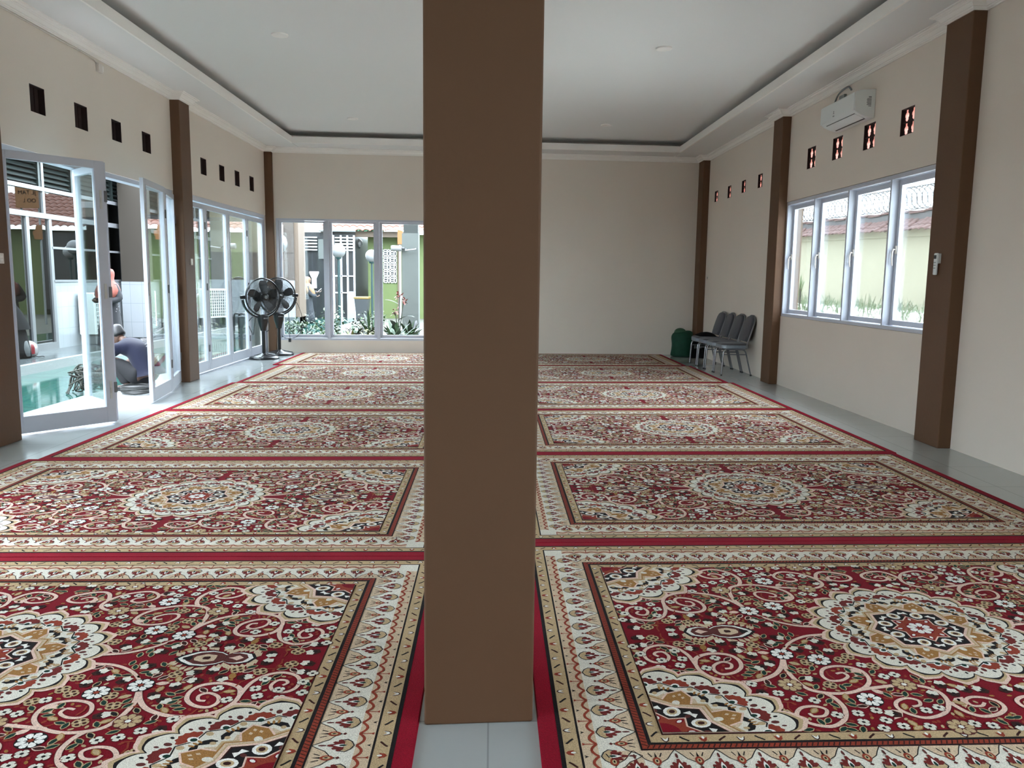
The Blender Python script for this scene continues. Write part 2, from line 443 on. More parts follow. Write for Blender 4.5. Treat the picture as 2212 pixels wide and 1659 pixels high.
def border(hx, hy, t, z):
    """palmette border between outer half-size and inner half-size (t wide); outside is -y of the motif frame"""
    per0 = .126
    for side in range(4):
        L = 2 * (hx if side % 2 == 0 else hy) - t
        n = int(round(L / per0)); per = L / n; w = per / 2
        ang = side * PI / 2
        for i in range(n):
            s = -L / 2 + (i + .5) * per
            base = (hy if side % 2 == 0 else hx)
            ox, oy = [(s, -base), (base, s), (-s, base), (-base, -s)][side]
            T = lambda p: X2([(a * per / .126, b * t / .187) for a, b in p], ox, oy, ang)
            # tan outer strip with rust scallops
            poly(T([(-.063, 0), (.063, 0), (.063, .052), (-.063, .052)]), 'beige', z)
            for sx in (-1, 1):
                arc = [(sx * (.063 - .063 * j / 6), .050 - .020 * math.sin(PI * j / 6)) for j in range(7)]
                ribbon(T(arc), .009, 'rust', z + .0006)
            ribbon(T([(-.063, .006), (-.063, .045)]), .004, 'rust', z + .0006)
            fan(T([(-.070, .004), (-.063, .016), (-.056, .004)]), 'rust', z + .0007)
            fan(T([(-.007, .004), (0, .018), (.007, .004), (0, .008)]), 'black', z + .0006)
            # inner tan triangle between flames
            for sx in (-1, 1):
                fan(T([(sx * .063, .105), (sx * .052, .122), (sx * .030, .140), (sx * .014, .168), (0, .187), (sx * .063, .187)]), 'beige', z + .0003)
                ribbon(T([(sx * .063, .105), (sx * .052, .124), (sx * .030, .141), (sx * .014, .168), (sx * .001, .187)]), .003, 'black', z + .0005)
            # flame body: beige heart + rust feathers + green eye
            fan(T([(0, .060), (.018, .068), (.030, .082), (.026, .094), (.010, .092), (0, .100), (-.010, .092), (-.026, .094), (-.030, .082), (-.018, .068)]), 'tan', z + .0004)
            ribbon(T([(-.028, .100), (-.033, .082), (-.020, .066), (0, .057), (.020, .066), (.033, .082), (.028, .100)]), .0035, 'black', z + .0006)
            for q in (-1.15, -.6, 0, .6, 1.15):
                l = .052 if q == 0 else .042
                fan(T([(p[0] * .78, p[1]) for p in X2([(0, 0), (l * .55, .011), (l, .005), (l, -.005), (l * .55, -.011)], 0, .088, PI / 2 + q)]), 'maroon', z + .0008)
            fan(T([(0, .078), (.008, .092), (.006, .106), (0, .122), (-.006, .106), (-.008, .092)]), 'white', z + .0010)
            fan(T([(0, .079), (.005, .088), (.004, .098), (0, .106), (-.004, .098), (-.005, .088)]), 'green', z + .0012)
            fan(T(ell(0, .156, .004, .013)), 'dusk', z + .0008)
            # small rust flower between flames
            fan(T(ell(-.063, .130, .013, .021)), 'rust', z + .0008)
            fan(T(ell(-.063, .130, .007, .012)), 'tan', z + .0010); fan(T(ell(-.063, .131, .003, .006)), 'black', z + .0012)
            fan(T([(-.067, .150), (-.063, .176), (-.059, .150)]), 'black', z + .0009)
            fan(T([(-.070, .096), (-.063, .104), (-.056, .096), (-.063, .090)]), 'dusk', z + .0008)
            for sx in (-1, 1):
                ribbon(T([(-.063 + sx * .012, .152), (-.063 + sx * .020, .172)]), .0035, 'black', z + .0009)

VINES = [
 [(-.665, -.23), (-.697, -.298), (-.746, -.355), (-.827, -.394), (-.907, -.397), (-.976, -.366), (-1.007, -.314), (-1.012, -.265), (-1.022, -.195), (-1.051, -.141), (-1.104, -.112), (-1.159, -.129), (-1.187, -.169), (-1.186, -.222), (-1.155, -.251), (-1.115, -.239), (-1.098, -.204), (-1.112, -.169), (-1.138, -.169), (-1.15, -.186), (-1.137, -.204)],
 [(-1.012, -.265), (-.993, -.216), (-.935, -.186), (-.87, -.195), (-.84, -.234), (-.845, -.29), (-.882, -.331), (-.93, -.344), (-.953, -.318), (-.944, -.278), (-.906, -.252), (-.878, -.268), (-.886, -.298), (-.91, -.303)],
 [(-.665, -.23), (-.685, -.331), (-.665, -.443), (-.611, -.48), (-.536, -.485), (-.461, -.456), (-.413, -.403), (-.406, -.339), (-.438, -.305), (-.491, -.295), (-.545, -.315), (-.569, -.363), (-.556, -.398), (-.513, -.398), (-.477, -.371), (-.485, -.344), (-.512, -.351)],
 [(-.611, -.48), (-.59, -.521), (-.586, -.583), (-.615, -.646), (-.669, -.684), (-.722, -.676), (-.759, -.642), (-.759, -.606), (-.727, -.572), (-.679, -.566), (-.651, -.588), (-.671, -.622), (-.708, -.626), (-.718, -.607)],
 [(-.48, -.464), (-.412, -.451), (-.311, -.436), (-.239, -.449), (-.202, -.493), (-.212, -.557), (-.259, -.617), (-.333, -.645), (-.38, -.624), (-.403, -.583), (-.387, -.545), (-.342, -.523), (-.308, -.538), (-.317, -.567), (-.347, -.576)],
 [(-.208, -.543), (-.198, -.577), (-.178, -.618), (-.142, -.641), (-.085, -.630), (-.038, -.595), (-.034, -.552), (-.066, -.527), (-.109, -.522), (-.142, -.543), (-.138, -.575), (-.107, -.578), (-.085, -.558)],
 [(-.40, -.030), (-.431, -.036), (-.508, -.05), (-.591, -.104), (-.654, -.186)]]
W4 = [(-1.202, .182), (-1.132, .235), (-1.221, .121), (-1.066, .16), (-1.051, -.225), (-1.071, -.275), (-1.148, -.29), (-1.215, -.255), (-.978, -.298), (-.924, -.222), (-.848, -.415), (-.888, -.462), (-.667, -.53), (-.724, -.516), (-.628, -.62), (-.554, -.612), (-.484, -.597), (-.48, -.655), (-.56, -.665), (-.51, -.70), (-.388, -.29), (-.345, -.375), (-.30, -.364), (-.314, -.60), (-.262, -.585), (-.199, -.683), (-.145, -.695), (-.44, -.69), (-.355, -.695), (-.775, -.48), (-.80, -.68)]
DAISY = [(-.656, -.196), (-.53, -.244), (-.472, -.528)]
BEIGE8 = [(-.713, -.425), (-.301, -.433), (-.254, -.70)]
TAN4 = [(-1.034, -.104), (-1.13, -.05), (-.417, -.14), (-.409, -.222), (-.586, -.265), (-.625, -.33), (-.45, -.25), (-.569, -.43), (-.829, -.534), (-.802, -.60), (-.745, -.12), (-.35, -.30), (-.95, -.09)]
def quadrant_art():
    rnd = random.Random(5); z = .0010; dz = .0003
    used = []
    for v in VINES:
        c = crom(v, 5)
        n = len(c)
        wd = [.0185 - .007 * (i / n) for i in range(n)]
        ribbon(c, [w * 1.25 for w in wd], 'dusk', z); ribbon(c, wd, 'pink', z + dz)
        used += [(p[0], p[1], .013) for p in c[::2]]
    for x, y in [(-.76, -.62), (-.395, -.60), (-.405, -.32), (-.14, -.52)]:       # leafy tails where vines fork
        fan(X2([(0, 0), (.03, .028), (.07, .03), (.045, .008), (.075, -.012), (.03, -.018)], x, y, rnd.uniform(2, 4)), 'pink', z + dz)
    def w4(x, y, a):
        petals(x, y, 4, .002, .0235, .025, a, 'dusk', z + 2 * dz); petals(x, y, 4, .002, .0205, .021, a, 'cream', z + 3 * dz); fan(ell(x, y, .006, .006), 'black', z + 4 * dz)
    def d8(x, y, r, a, c1, c2, bk):
        fan(ell(x, y, r * 1.08, r * 1.08, 0, 16), bk, z + 2 * dz); petals(x, y, 8, r * .25, r, r * .52, a, c1, z + 3 * dz); fan(ell(x, y, r * .22, r * .22), c2, z + 4 * dz)
    def t4(x, y, a):
        petals(x, y, 4, .001, .026, .030, a, 'tan', z + 2 * dz); petals(x, y, 4, .007, .020, .014, a, 'brown', z + 3 * dz); fan(ell(x, y, .005, .005), 'beige', z + 4 * dz)
    def tulip(x, y, a):
        fan(X2([(-.02, -.012), (.004, -.022), (.03, -.008), (.03, .008), (.004, .022), (-.02, .012)], x, y, a), 'brown', z + 2 * dz)
        fan(X2([(0, 0), (.012, -.021), (.034, -.012), (.030, 0), (.034, .012), (.012, .021)], x, y, a), 'cream', z + 3 * dz); fan(ell(x, y, .009, .007, a), 'black', z + 4 * dz)
    for x, y in W4: w4(x, y, rnd.uniform(0, .6)); used.append((x, y, .029))
    for x, y in DAISY: d8(x, y, .042, .2, 'white', 'rust', 'black'); used.append((x, y, .05))
    for x, y in BEIGE8: d8(x, y, .042, 0, 'tan', 'white', 'dusk'); used.append((x, y, .05))
    for x, y in TAN4: t4(x, y, rnd.uniform(0, .6)); used.append((x, y, .029))
    def free(x, y, r):
        if x > -.03 or y > -.03 or x < -1.22 or y < -.71: return False
        if math.hypot(x, y) < .452: return False
        if math.hypot((x + 1.25) / 1.12, (y + .73) / .98) < .432: return False
        if ((x + .855) / .17) ** 2 + (y / .09) ** 2 < 1.2: return False
        return all((x - p[0]) ** 2 + (y - p[1]) ** 2 > (r + p[2]) ** 2 for p in used)
    for cnt, r, fn in ((64, .026, 'tulip'), (700, .0125, 'leaf'), (500, .008, 'bud')):
        for _ in range(cnt * 25):
            if cnt <= 0: break
            x, y = rnd.uniform(-1.22, -.03), rnd.uniform(-.71, -.03)
            if not free(x, y, r): continue
            cnt -= 1; a = rnd.uniform(0, 2 * PI)
            if fn == 'tulip': tulip(x, y, a); used.append((x, y, .026))
            elif fn == 'leaf':
                k = rnd.random()
                if k < .62: leaf(x - .018 * math.cos(a), y - .018 * math.sin(a), a, .038, z + 2 * dz, 'green' if k < .42 else 'black', 'tan')
                elif k < .86: leaf(x - .018 * math.cos(a), y - .018 * math.sin(a), a, .040, z + 2 * dz, 'tan' if k < .76 else 'brown', 'ochre' if k < .76 else 'pink')
                else: ribbon([(x - .03 * math.cos(a), y - .03 * math.sin(a)), (x + .008 * math.sin(a), y - .008 * math.cos(a)), (x + .03 * math.cos(a), y + .03 * math.sin(a))], .006, 'rust', z + dz)
                used.append((x, y, .0135))
            else:
                fan(ell(x, y, .010, .006, a, 6), rnd.choice(['rust', 'rust', 'tan', 'ochre']), z + dz); used.append((x, y, .008))
    # half pendant on the long axis
    g = [(-.125, 0), (-.11, .03), (-.075, .043), (-.045, .040), (-.025, .026), (0, .046), (.04, .058), (.09, .05), (.13, .022), (.148, 0)]
    cx = -.855
    up = [(cx + a, -b) for a, b in g]; full = lambda s: [(cx + a * s, -b * (s + .02)) for a, b in g] + [(cx - .125 * s, 0)]
    for i in range(1, len(g)):
        for t in (0, .5):
            a = (g[i - 1][0] * (1 - t) + g[i][0] * t, g[i - 1][1] * (1 - t) + g[i][1] * t)
            fan(X2([(0, 0), (.016, .013), (.045, .006), (.022, -.008)], cx + a[0] * 1.04, -a[1] * 1.1 - .004, -PI / 2 - .5 * (-1 if a[0] > 0 else 1)), 'beige', z + dz)
    poly(full(1.1), 'black', z + 2 * dz); poly(full(1.0), 'white', z + 3 * dz); poly(full(.86), 'dusk', z + 4 * dz)
    fan([(cx + .01, 0), (cx + .012, -.022), (cx + .05, -.032), (cx + .085, -.016), (cx + .09, 0)], 'beige', z + 5 * dz)
    fan([(cx - .09, 0), (cx - .07, -.02), (cx - .05, -.006), (cx - .035, 0)], 'pink', z + 5 * dz)
    fan([(cx + .095, 0), (cx + .10, -.02), (cx + .13, -.006), (cx + .13, 0)], 'black', z + 5 * dz)
    fan([(cx + .03, 0), (cx + .035, -.012), (cx + .055, -.010), (cx + .06, 0)], 'brown', z + 6 * dz)

quadrant_art()
_q = (list(AV), list(AF), list(AC)); AV.clear(); AF.clear(); AC.clear()
for sx in (1, -1):
    for sy in (1, -1):
        n = len(AV); AV.extend((v[0] * sx, v[1] * sy, v[2]) for v in _q[0])
        fl = sx * sy < 0
        AF.extend(tuple(i + n for i in (reversed(f) if fl else f)) for f in _q[1]); AC.extend(_q[2])
frame(HX - .055, HY - .055, .014, 'black', .0004)
frame(HX - .063, HY - .063, .053, 'tan', .0003); motif_band(HX - .063, HY - .063, .053, .0008)
frame(HX - .116, HY - .116, .007, 'black', .0005)
frame(HX - .123, HY - .123, .180, 'cream', .0003); border(HX - .123, HY - .123, .180, .0006)
frame(HX - .303, HY - .303, .009, 'black', .0022); frame(HX - .309, HY - .309, .020, 'rust', .0024)
for side in range(4):                                                  # rope twist
    L = 2 * ((HX if side % 2 == 0 else HY) - .32); n = int(L / .017)
    for i in range(n):
        s = -L / 2 + (i + .5) * L / n; d = (HY if side % 2 == 0 else HX) - .319
        ox, oy = [(s, -d), (d, s), (-s, d), (-d, -s)][side]
        ribbon(X2([(-.005, -.009), (.005, .009)], ox, oy, side * PI / 2), .004, 'brown', .0026)
frame(HX - .327, HY - .327, .014, 'black', .0024)
frame(HX - .337, HY - .337, .046, 'tan', .0003); motif_band(HX - .337, HY - .337, .046, .0008)
frame(HX - .383, HY - .383, .006, 'brown', .0005)
medallion(0, 0, .43, .0020)
for sx in (1, -1):
    for sy in (1, -1):
        medallion(sx * 1.232, sy * .712, .43, .0026, (-sx, -sy))
rect(-HX + .055, HX - .055, -HY + .055, HY - .055, 'crimson', 0.0)
frame(HX, HY, .055, 'edge', 0.0)
# pile thickness: the red overlocked edge rolls down to the floor
T0 = .012
for a, b, c2, d in ((0, 1, 2, 3),):
    P = [(-HX, -HY), (HX, -HY), (HX, HY), (-HX, HY)]
    for i in range(4):
        p, q = P[i], P[(i + 1) % 4]; n = len(AV)
        AV.extend([(p[0], p[1], 0), (q[0], q[1], 0), (q[0] * 1.002, q[1] * 1.003, -T0), (p[0] * 1.002, p[1] * 1.003, -T0)])
        AF.append((n + 3, n + 2, n + 1, n)); AC.append(C['edge'])
ART_V = np.array(AV, dtype=np.float64)
LT = np.array([len(f) for f in AF]); LS = np.concatenate(([0], np.cumsum(LT)[:-1])); LV = np.array([i for f in AF for i in f])
LC = np.repeat(np.array([(*c, 1.0) for c in AC]), LT, axis=0)

def rug_material():
    m = bpy.data.materials.new('carpet_pile'); m.use_nodes = True
    nt = m.node_tree; b = nt.nodes['Principled BSDF']
    at = nt.nodes.new('ShaderNodeAttribute'); at.attribute_name = 'yarn'
    tc = nt.nodes.new('ShaderNodeTexCoord')
    n = nt.nodes.new('ShaderNodeTexNoise'); n.inputs['Scale'].default_value = 260; n.inputs['Detail'].default_value = 2
    n2 = nt.nodes.new('ShaderNodeTexNoise'); n2.inputs['Scale'].default_value = 3; n2.inputs['Detail'].default_value = 3
    for q in (n, n2): nt.links.new(tc.outputs['Object'], q.inputs['Vector'])
    mr = nt.nodes.new('ShaderNodeMapRange'); mr.inputs['From Min'].default_value = .3; mr.inputs['From Max'].default_value = .7
    mr.inputs['To Min'].default_value = .72; mr.inputs['To Max'].default_value = 1.18
    mr2 = nt.nodes.new('ShaderNodeMapRange'); mr2.inputs['From Min'].default_value = .3; mr2.inputs['From Max'].default_value = .7
    mr2.inputs['To Min'].default_value = .9; mr2.inputs['To Max'].default_value = 1.1
    nt.links.new(n.outputs['Fac'], mr.inputs['Value']); nt.links.new(n2.outputs['Fac'], mr2.inputs['Value'])
    mu = nt.nodes.new('ShaderNodeMath'); mu.operation = 'MULTIPLY'
    nt.links.new(mr.outputs[0], mu.inputs[0]); nt.links.new(mr2.outputs[0], mu.inputs[1])
    vm = nt.nodes.new('ShaderNodeVectorMath'); vm.operation = 'SCALE'
    nt.links.new(at.outputs['Color'], vm.inputs[0]); nt.links.new(mu.outputs[0], vm.inputs['Scale'])
    nt.links.new(vm.outputs[0], b.inputs['Base Color'])
    b.inputs['Roughness'].default_value = .95; b.inputs['Specular IOR Level'].default_value = .02
    b.inputs['Sheen Weight'].default_value = .04; b.inputs['Sheen Roughness'].default_value = .5
    bp = nt.nodes.new('ShaderNodeBump'); bp.inputs['Strength'].default_value = .5; bp.inputs['Distance'].default_value = .004
    nt.links.new(n.outputs['Fac'], bp.inputs['Height']); nt.links.new(bp.outputs['Normal'], b.inputs['Normal'])
    MATS['carpet_pile'] = m
rug_material()
def rug(corners, label, flip=False):
    """corners: front-left, front-right, back-right, back-left on the floor"""
    fl, fr, br, bl = [np.array(c) for c in corners]
    cen = (fl + fr + br + bl) / 4
    u = (ART_V[:, 0] / HX + 1) / 2; v = (ART_V[:, 1] / HY + 1) / 2
    if flip: u = 1 - u; v = 1 - v
    P = np.outer((1 - u) * (1 - v), fl) + np.outer(u * (1 - v), fr) + np.outer(u * v, br) + np.outer((1 - u) * v, bl) - cen
    co = np.zeros((len(P), 3)); co[:, :2] = P
    co[:, 2] = ART_V[:, 2] + T0
    me = bpy.data.meshes.new('carpet')
    me.vertices.add(len(co)); me.vertices.foreach_set('co', co.ravel())
    me.loops.add(len(LV)); me.loops.foreach_set('vertex_index', LV)
    me.polygons.add(len(LT)); me.polygons.foreach_set('loop_start', LS)
    at = me.attributes.new('yarn', 'FLOAT_COLOR', 'CORNER'); at.data.foreach_set('color', LC.ravel())
    me.materials.append(MATS['carpet_pile']); me.update(); me.validate()
    o = bpy.data.objects.new('carpet', me); COL.objects.link(o); o.location = (cen[0], cen[1], 0.001)
    return tag(o, label, 'carpet', 'red patterned prayer-hall carpets')
RJ = [(1.90, 1.97), (4.115, 4.215), (6.31, 6.445), (8.49, 8.687), (10.785, 10.983), (12.93, 13.13), (15.03, 15.17)]
RXR = [3.375, 3.39, 3.41, 3.405, 3.34, 3.27]
LJ = [(1.68, 1.72), (3.85, 3.905), (6.005, 6.13), (8.28, 8.43), (10.53, 10.73), (12.75, 12.92), (14.80, 14.985)]
LXL = [-3.50, -3.52, -3.45, -3.44, -3.39, -3.51]
ORD = ['nearest', 'second', 'third', 'fourth', 'fifth', 'sixth and farthest']
for i in range(6):
    g = .004
    rug([(.162, RJ[i][0] + g), (RXR[i], RJ[i][1] + g), (RXR[i], RJ[i + 1][1] - g), (.162, RJ[i + 1][0] - g)],
        'red floral carpet in the right-hand row, %s from the front' % ORD[i])
    rug([(LXL[i], LJ[i][0] + g), (-.225, LJ[i][1] + g), (-.225, LJ[i + 1][1] - g), (LXL[i], LJ[i + 1][0] - g)],
        'red floral carpet in the left-hand row, %s from the front' % ORD[i])
# ------------------------------------------------------------------ the room
SKY, EXPO = 5.0, 2.2
XL, XR, XPL, XPR = -4.132, 4.008, -4.013, 3.894
ZT, ZS, ZLIP, ZC = 3.635, 3.72, 3.828, 3.92
TH = math.atan2(15.287 - 14.848, 8.14)
YB = lambda x: 14.848 + (x + 4.132) * math.tan(TH)
def wall_grid(name, P0, d, nrm, t, s0, s1, z0, z1, holes, m='wall_paint'):
    ss = sorted({s0, s1, *[h[0] for h in holes], *[h[1] for h in holes]}); ss = [s for s in ss if s0 <= s <= s1]
    zs = sorted({z0, z1, *[h[2] for h in holes], *[h[3] for h in holes]}); zs = [z for z in zs if z0 <= z <= z1]
    def solid(i, j):
        if i < 0 or j < 0 or i >= len(ss) - 1 or j >= len(zs) - 1: return False
        cs, cz = (ss[i] + ss[i + 1]) / 2, (zs[j] + zs[j + 1]) / 2
        return not any(h[0] < cs < h[1] and h[2] < cz < h[3] for h in holes)
    P = lambda s, z, q: (P0[0] + d[0] * s + nrm[0] * q, P0[1] + d[1] * s + nrm[1] * q, z)
    b = MB()
    for i in range(len(ss) - 1):
        for j in range(len(zs) - 1):
            if not solid(i, j): continue
            a, c, e, f = ss[i], ss[i + 1], zs[j], zs[j + 1]
            b.quad(P(a, e, 0), P(c, e, 0), P(c, f, 0), P(a, f, 0)); b.quad(P(a, e, t), P(a, f, t), P(c, f, t), P(c, e, t))
            if not solid(i - 1, j): b.quad(P(a, e, 0), P(a, f, 0), P(a, f, t), P(a, e, t))
            if not solid(i + 1, j): b.quad(P(c, e, 0), P(c, e, t), P(c, f, t), P(c, f, 0))
            if not solid(i, j - 1): b.quad(P(a, e, 0), P(a, e, t), P(c, e, t), P(c, e, 0))
            if not solid(i, j + 1): b.quad(P(a, f, 0), P(c, f, 0), P(c, f, t), P(a, f, t))
    o = b.build(name, m)
    bm = bmesh.new(); bm.from_mesh(o.data); bmesh.ops.remove_doubles(bm, verts=bm.verts, dist=1e-5); bmesh.ops.recalc_face_normals(bm, faces=bm.faces); bm.to_mesh(o.data); bm.free()
    return struct(o)

YF = -1.6
LV_ = [(7.44, 7.685, 2.855, 3.094), (8.205, 8.46, 2.855, 3.095), (8.973, 9.202, 2.865, 3.085), (9.727, 9.967, 2.861, 3.091),
       (11.61, 11.844, 2.84, 3.07), (12.385, 12.624, 2.846, 3.078), (13.113, 13.36, 2.853, 3.093), (13.892, 14.14, 2.857, 3.102)]
RV_ = [(7.727, 7.98, 2.857, 3.113), (8.505, 8.764, 2.845, 3.109), (9.287, 9.556, 2.854, 3.106), (10.052, 10.313, 2.854, 3.112),
       (11.995, 12.202, 2.827, 3.027), (12.783, 12.986, 2.837, 3.028), (13.558, 13.757, 2.83, 3.031), (14.342, 14.561, 2.84, 3.03)]
wall_grid('wall_left', (XL, 0), (0, 1), (-1, 0), .15, YF, 15.0, 0, 4.05,
          [(-.1, 1.6, 0, 2.2), (3.4, 4.5, 0, 2.2), (6.775, 10.587, 0, 2.5), (10.934, 14.79, 0, 2.515)] + LV_)  # first two openings are unseen, cut to let sky light onto the near carpets
wall_grid('wall_right', (XR, 0), (0, 1), (1, 0), .15, YF, 15.45, 0, 4.05,
          [(-.1, 1.6, 0, 2.2), (7.09, 10.94, .955, 2.505)] + RV_)  # near opening is unseen, added to bring sky light in beside the camera
ux, uy = math.cos(TH), math.sin(TH)
SW0, SW1 = .165, 3.86
wall_grid('wall_back', (XL - .15, YB(XL - .15)), (ux, uy), (-uy, ux), .15, 0, 8.46, 0, 4.05, [(SW0 + .15, SW1 + .15, .238, 2.47)])
wall_grid('wall_rear', (XL - .15, YF), (1, 0), (0, -1), .15, 0, 8.44, 0, 4.05, [])
b = MB(); b.box(-4.78, 4.2, YF - .1, 15.5, -.12, 0)
struct(b.build('floor', 'floor_tile'))
# skirting line of paint-free render is absent: walls run straight into the tiles
# pillars
def pillar(x0, x1, y0, y1, z1, label, rot=0.0):
    cx, cy = (x0 + x1) / 2, (y0 + y1) / 2
    p = MB(); p.box(x0 - cx, x1 - cx, y0 - cy, y1 - cy, 0, z1)
    o = p.build('pillar', 'pillar_paint', bevel=.008, seg=3); o.location = (cx, cy, 0); o.rotation_euler = (0, 0, rot)
    struct(o, label, 'pillar'); return o
pillar(-.214, .134, 2.384, 2.735, ZC + .05, 'brown free-standing pillar between the two rows of carpets', math.atan2(.02, .347))
for y0, y1, n in ((2.1, 2.55, 'out of sight'), (6.41, 6.775, 'by the open folding doors'), (10.587, 10.934, 'between the two sets of folding doors'), (14.79, 14.86, 'in the back corner behind the standing fans')):
    pillar(XL - .01, XPL if y1 < 14 else -3.995, y0, y1, ZT + .02, 'brown wall pillar on the glass-door side, ' + n)
for y0, y1, n in ((2.2, 2.6, 'out of sight'), (6.685, 7.077, 'beside the window, with the remote control on it'), (10.939, 11.292, 'between the window and the grey chairs'), (14.94, 15.29, 'in the back corner behind the green sack')):
    pillar(XPR if y1 < 14 else 3.888, XR + .01, y0, y1, ZT + .02, 'brown wall pillar on the window side, ' + n)

# ceiling: lowered margin, white lip, raised middle
cl, cr = -3.495, 3.367
cyl, cyr = 14.265, 14.641
cf = 1.2
b = MB()
yl, yr = YB(XL) + .02, YB(XR) + .02
b.box(XL, cl - .012, YF, 14.9, ZS, ZS + .02)
b.box(cr + .012, XR, YF, 15.35, ZS, ZS + .02)
b.add([(cl, cyl + .012, ZS), (cr, cyr + .012, ZS), (cr, yr, ZS), (cl, yl, ZS), (cl, cyl + .012, ZS + .02), (cr, cyr + .012, ZS + .02), (cr, yr, ZS + .02), (cl, yl, ZS + .02)],
      [(0, 1, 2, 3), (7, 6, 5, 4), (0, 4, 5, 1), (2, 6, 7, 3)])
b.box(cl, cr, YF, cf - .012, ZS, ZS + .02)
w_ = .40
b.box(cl - w_, cr + w_, cf - w_, 15.2, ZC, ZC + .03)
b.box(cl - w_ - .02, cl - w_, cf - w_, 15.2, ZS + .02, ZC); b.box(cr + w_, cr + w_ + .02, cf - w_, 15.2, ZS + .02, ZC)
b.add([(cl - w_, cyl + w_, ZS), (cr + w_, cyr + w_, ZS), (cr + w_, cyr + w_, ZC), (cl - w_, cyl + w_, ZC)], [(0, 1, 2, 3)])
b.box(cl - w_, cr + w_, cf - w_ - .02, cf - w_, ZS, ZC)
struct(b.build('ceiling', 'ceiling_paint'))
b = MB()
t_ = .025
b.box(cl - t_, cl, cf, cyl + t_, ZS - .002, ZLIP); b.box(cr, cr + t_, cf, cyr + t_, ZS - .002, ZLIP)
b.add([(cl - t_, cyl, ZS - .002), (cr + t_, cyr, ZS - .002), (cr + t_, cyr + t_, ZS - .002), (cl - t_, cyl + t_, ZS - .002), (cl - t_, cyl, ZLIP), (cr + t_, cyr, ZLIP), (cr + t_, cyr + t_, ZLIP), (cl - t_, cyl + t_, ZLIP)],
      [(0, 3, 2, 1), (4, 5, 6, 7), (0, 1, 5, 4), (1, 2, 6, 5), (2, 3, 7, 6), (3, 0, 4, 7)])
b.box(cl, cr, cf - t_, cf, ZS - .002, ZLIP)
struct(b.build('trim_1', 'cornice_paint'))
# cornice following the walls and stepping round the pillars
CP = [(0, ZT - .004), (.014, ZT - .004), (.018, ZT + .004), (.024, ZT + .004), (.024, ZT + .022), (.034, ZT + .022), (.056, ZT + .050), (.062, ZT + .050), (.064, ZT + .058), (.082, ZT + .062), (.084, ZT + .072), (.104, ZT + .074), (.104, ZS + .002)]
def cornice(name, path):
    """room side is to the right of the path"""
    b = MB(); m = len(path); rings = []
    for i in range(m):
        p = Vector(path[i])
        d0 = (p - Vector(path[i - 1])).normalized() if i > 0 else None
        d1 = (Vector(path[i + 1]) - p).normalized() if i < m - 1 else None
        n0 = Vector((d0.y, -d0.x)) if d0 else None; n1 = Vector((d1.y, -d1.x)) if d1 else None
        if n0 is None: mv = n1
        elif n1 is None: mv = n0
        else:
            mv = (n0 + n1).normalized(); mv = mv / max(.3, mv.dot(n0))
        rings.append([(p.x + mv.x * d, p.y + mv.y * d, z) for d, z in CP])
    k = len(CP); vs = [q for r in rings for q in r]; fs = []
    for i in range(m - 1):
        for j in range(k - 1): fs.append((i * k + j, i * k + j + 1, (i + 1) * k + j + 1, (i + 1) * k + j))
    b.add(vs, fs); struct(b.build(name, 'cornice_paint'))
e = .001
cornice('trim_2', [(XL + e, YF), (XL + e, 6.41), (XPL, 6.41), (XPL, 6.775), (XL + e, 6.775), (XL + e, 10.587), (XPL, 10.587), (XPL, 10.934), (XL + e, 10.934), (XL + e, 14.75), (-3.99, 14.75), (-3.99, YB(-3.99))])
cornice('trim_3', [(XL, YB(XL) - e), (-3.99, YB(-3.99) - e), (3.86, YB(3.86) - e)])
cornice('trim_4', [(3.88, YB(3.88) - e), (3.88, 14.93), (XR - e, 14.93), (XR - e, 11.292), (XPR, 11.292), (XPR, 10.939), (XR - e, 10.939), (XR - e, 7.077), (XPR, 7.077), (XPR, 6.685), (XR - e, 6.685), (XR - e, YF)])

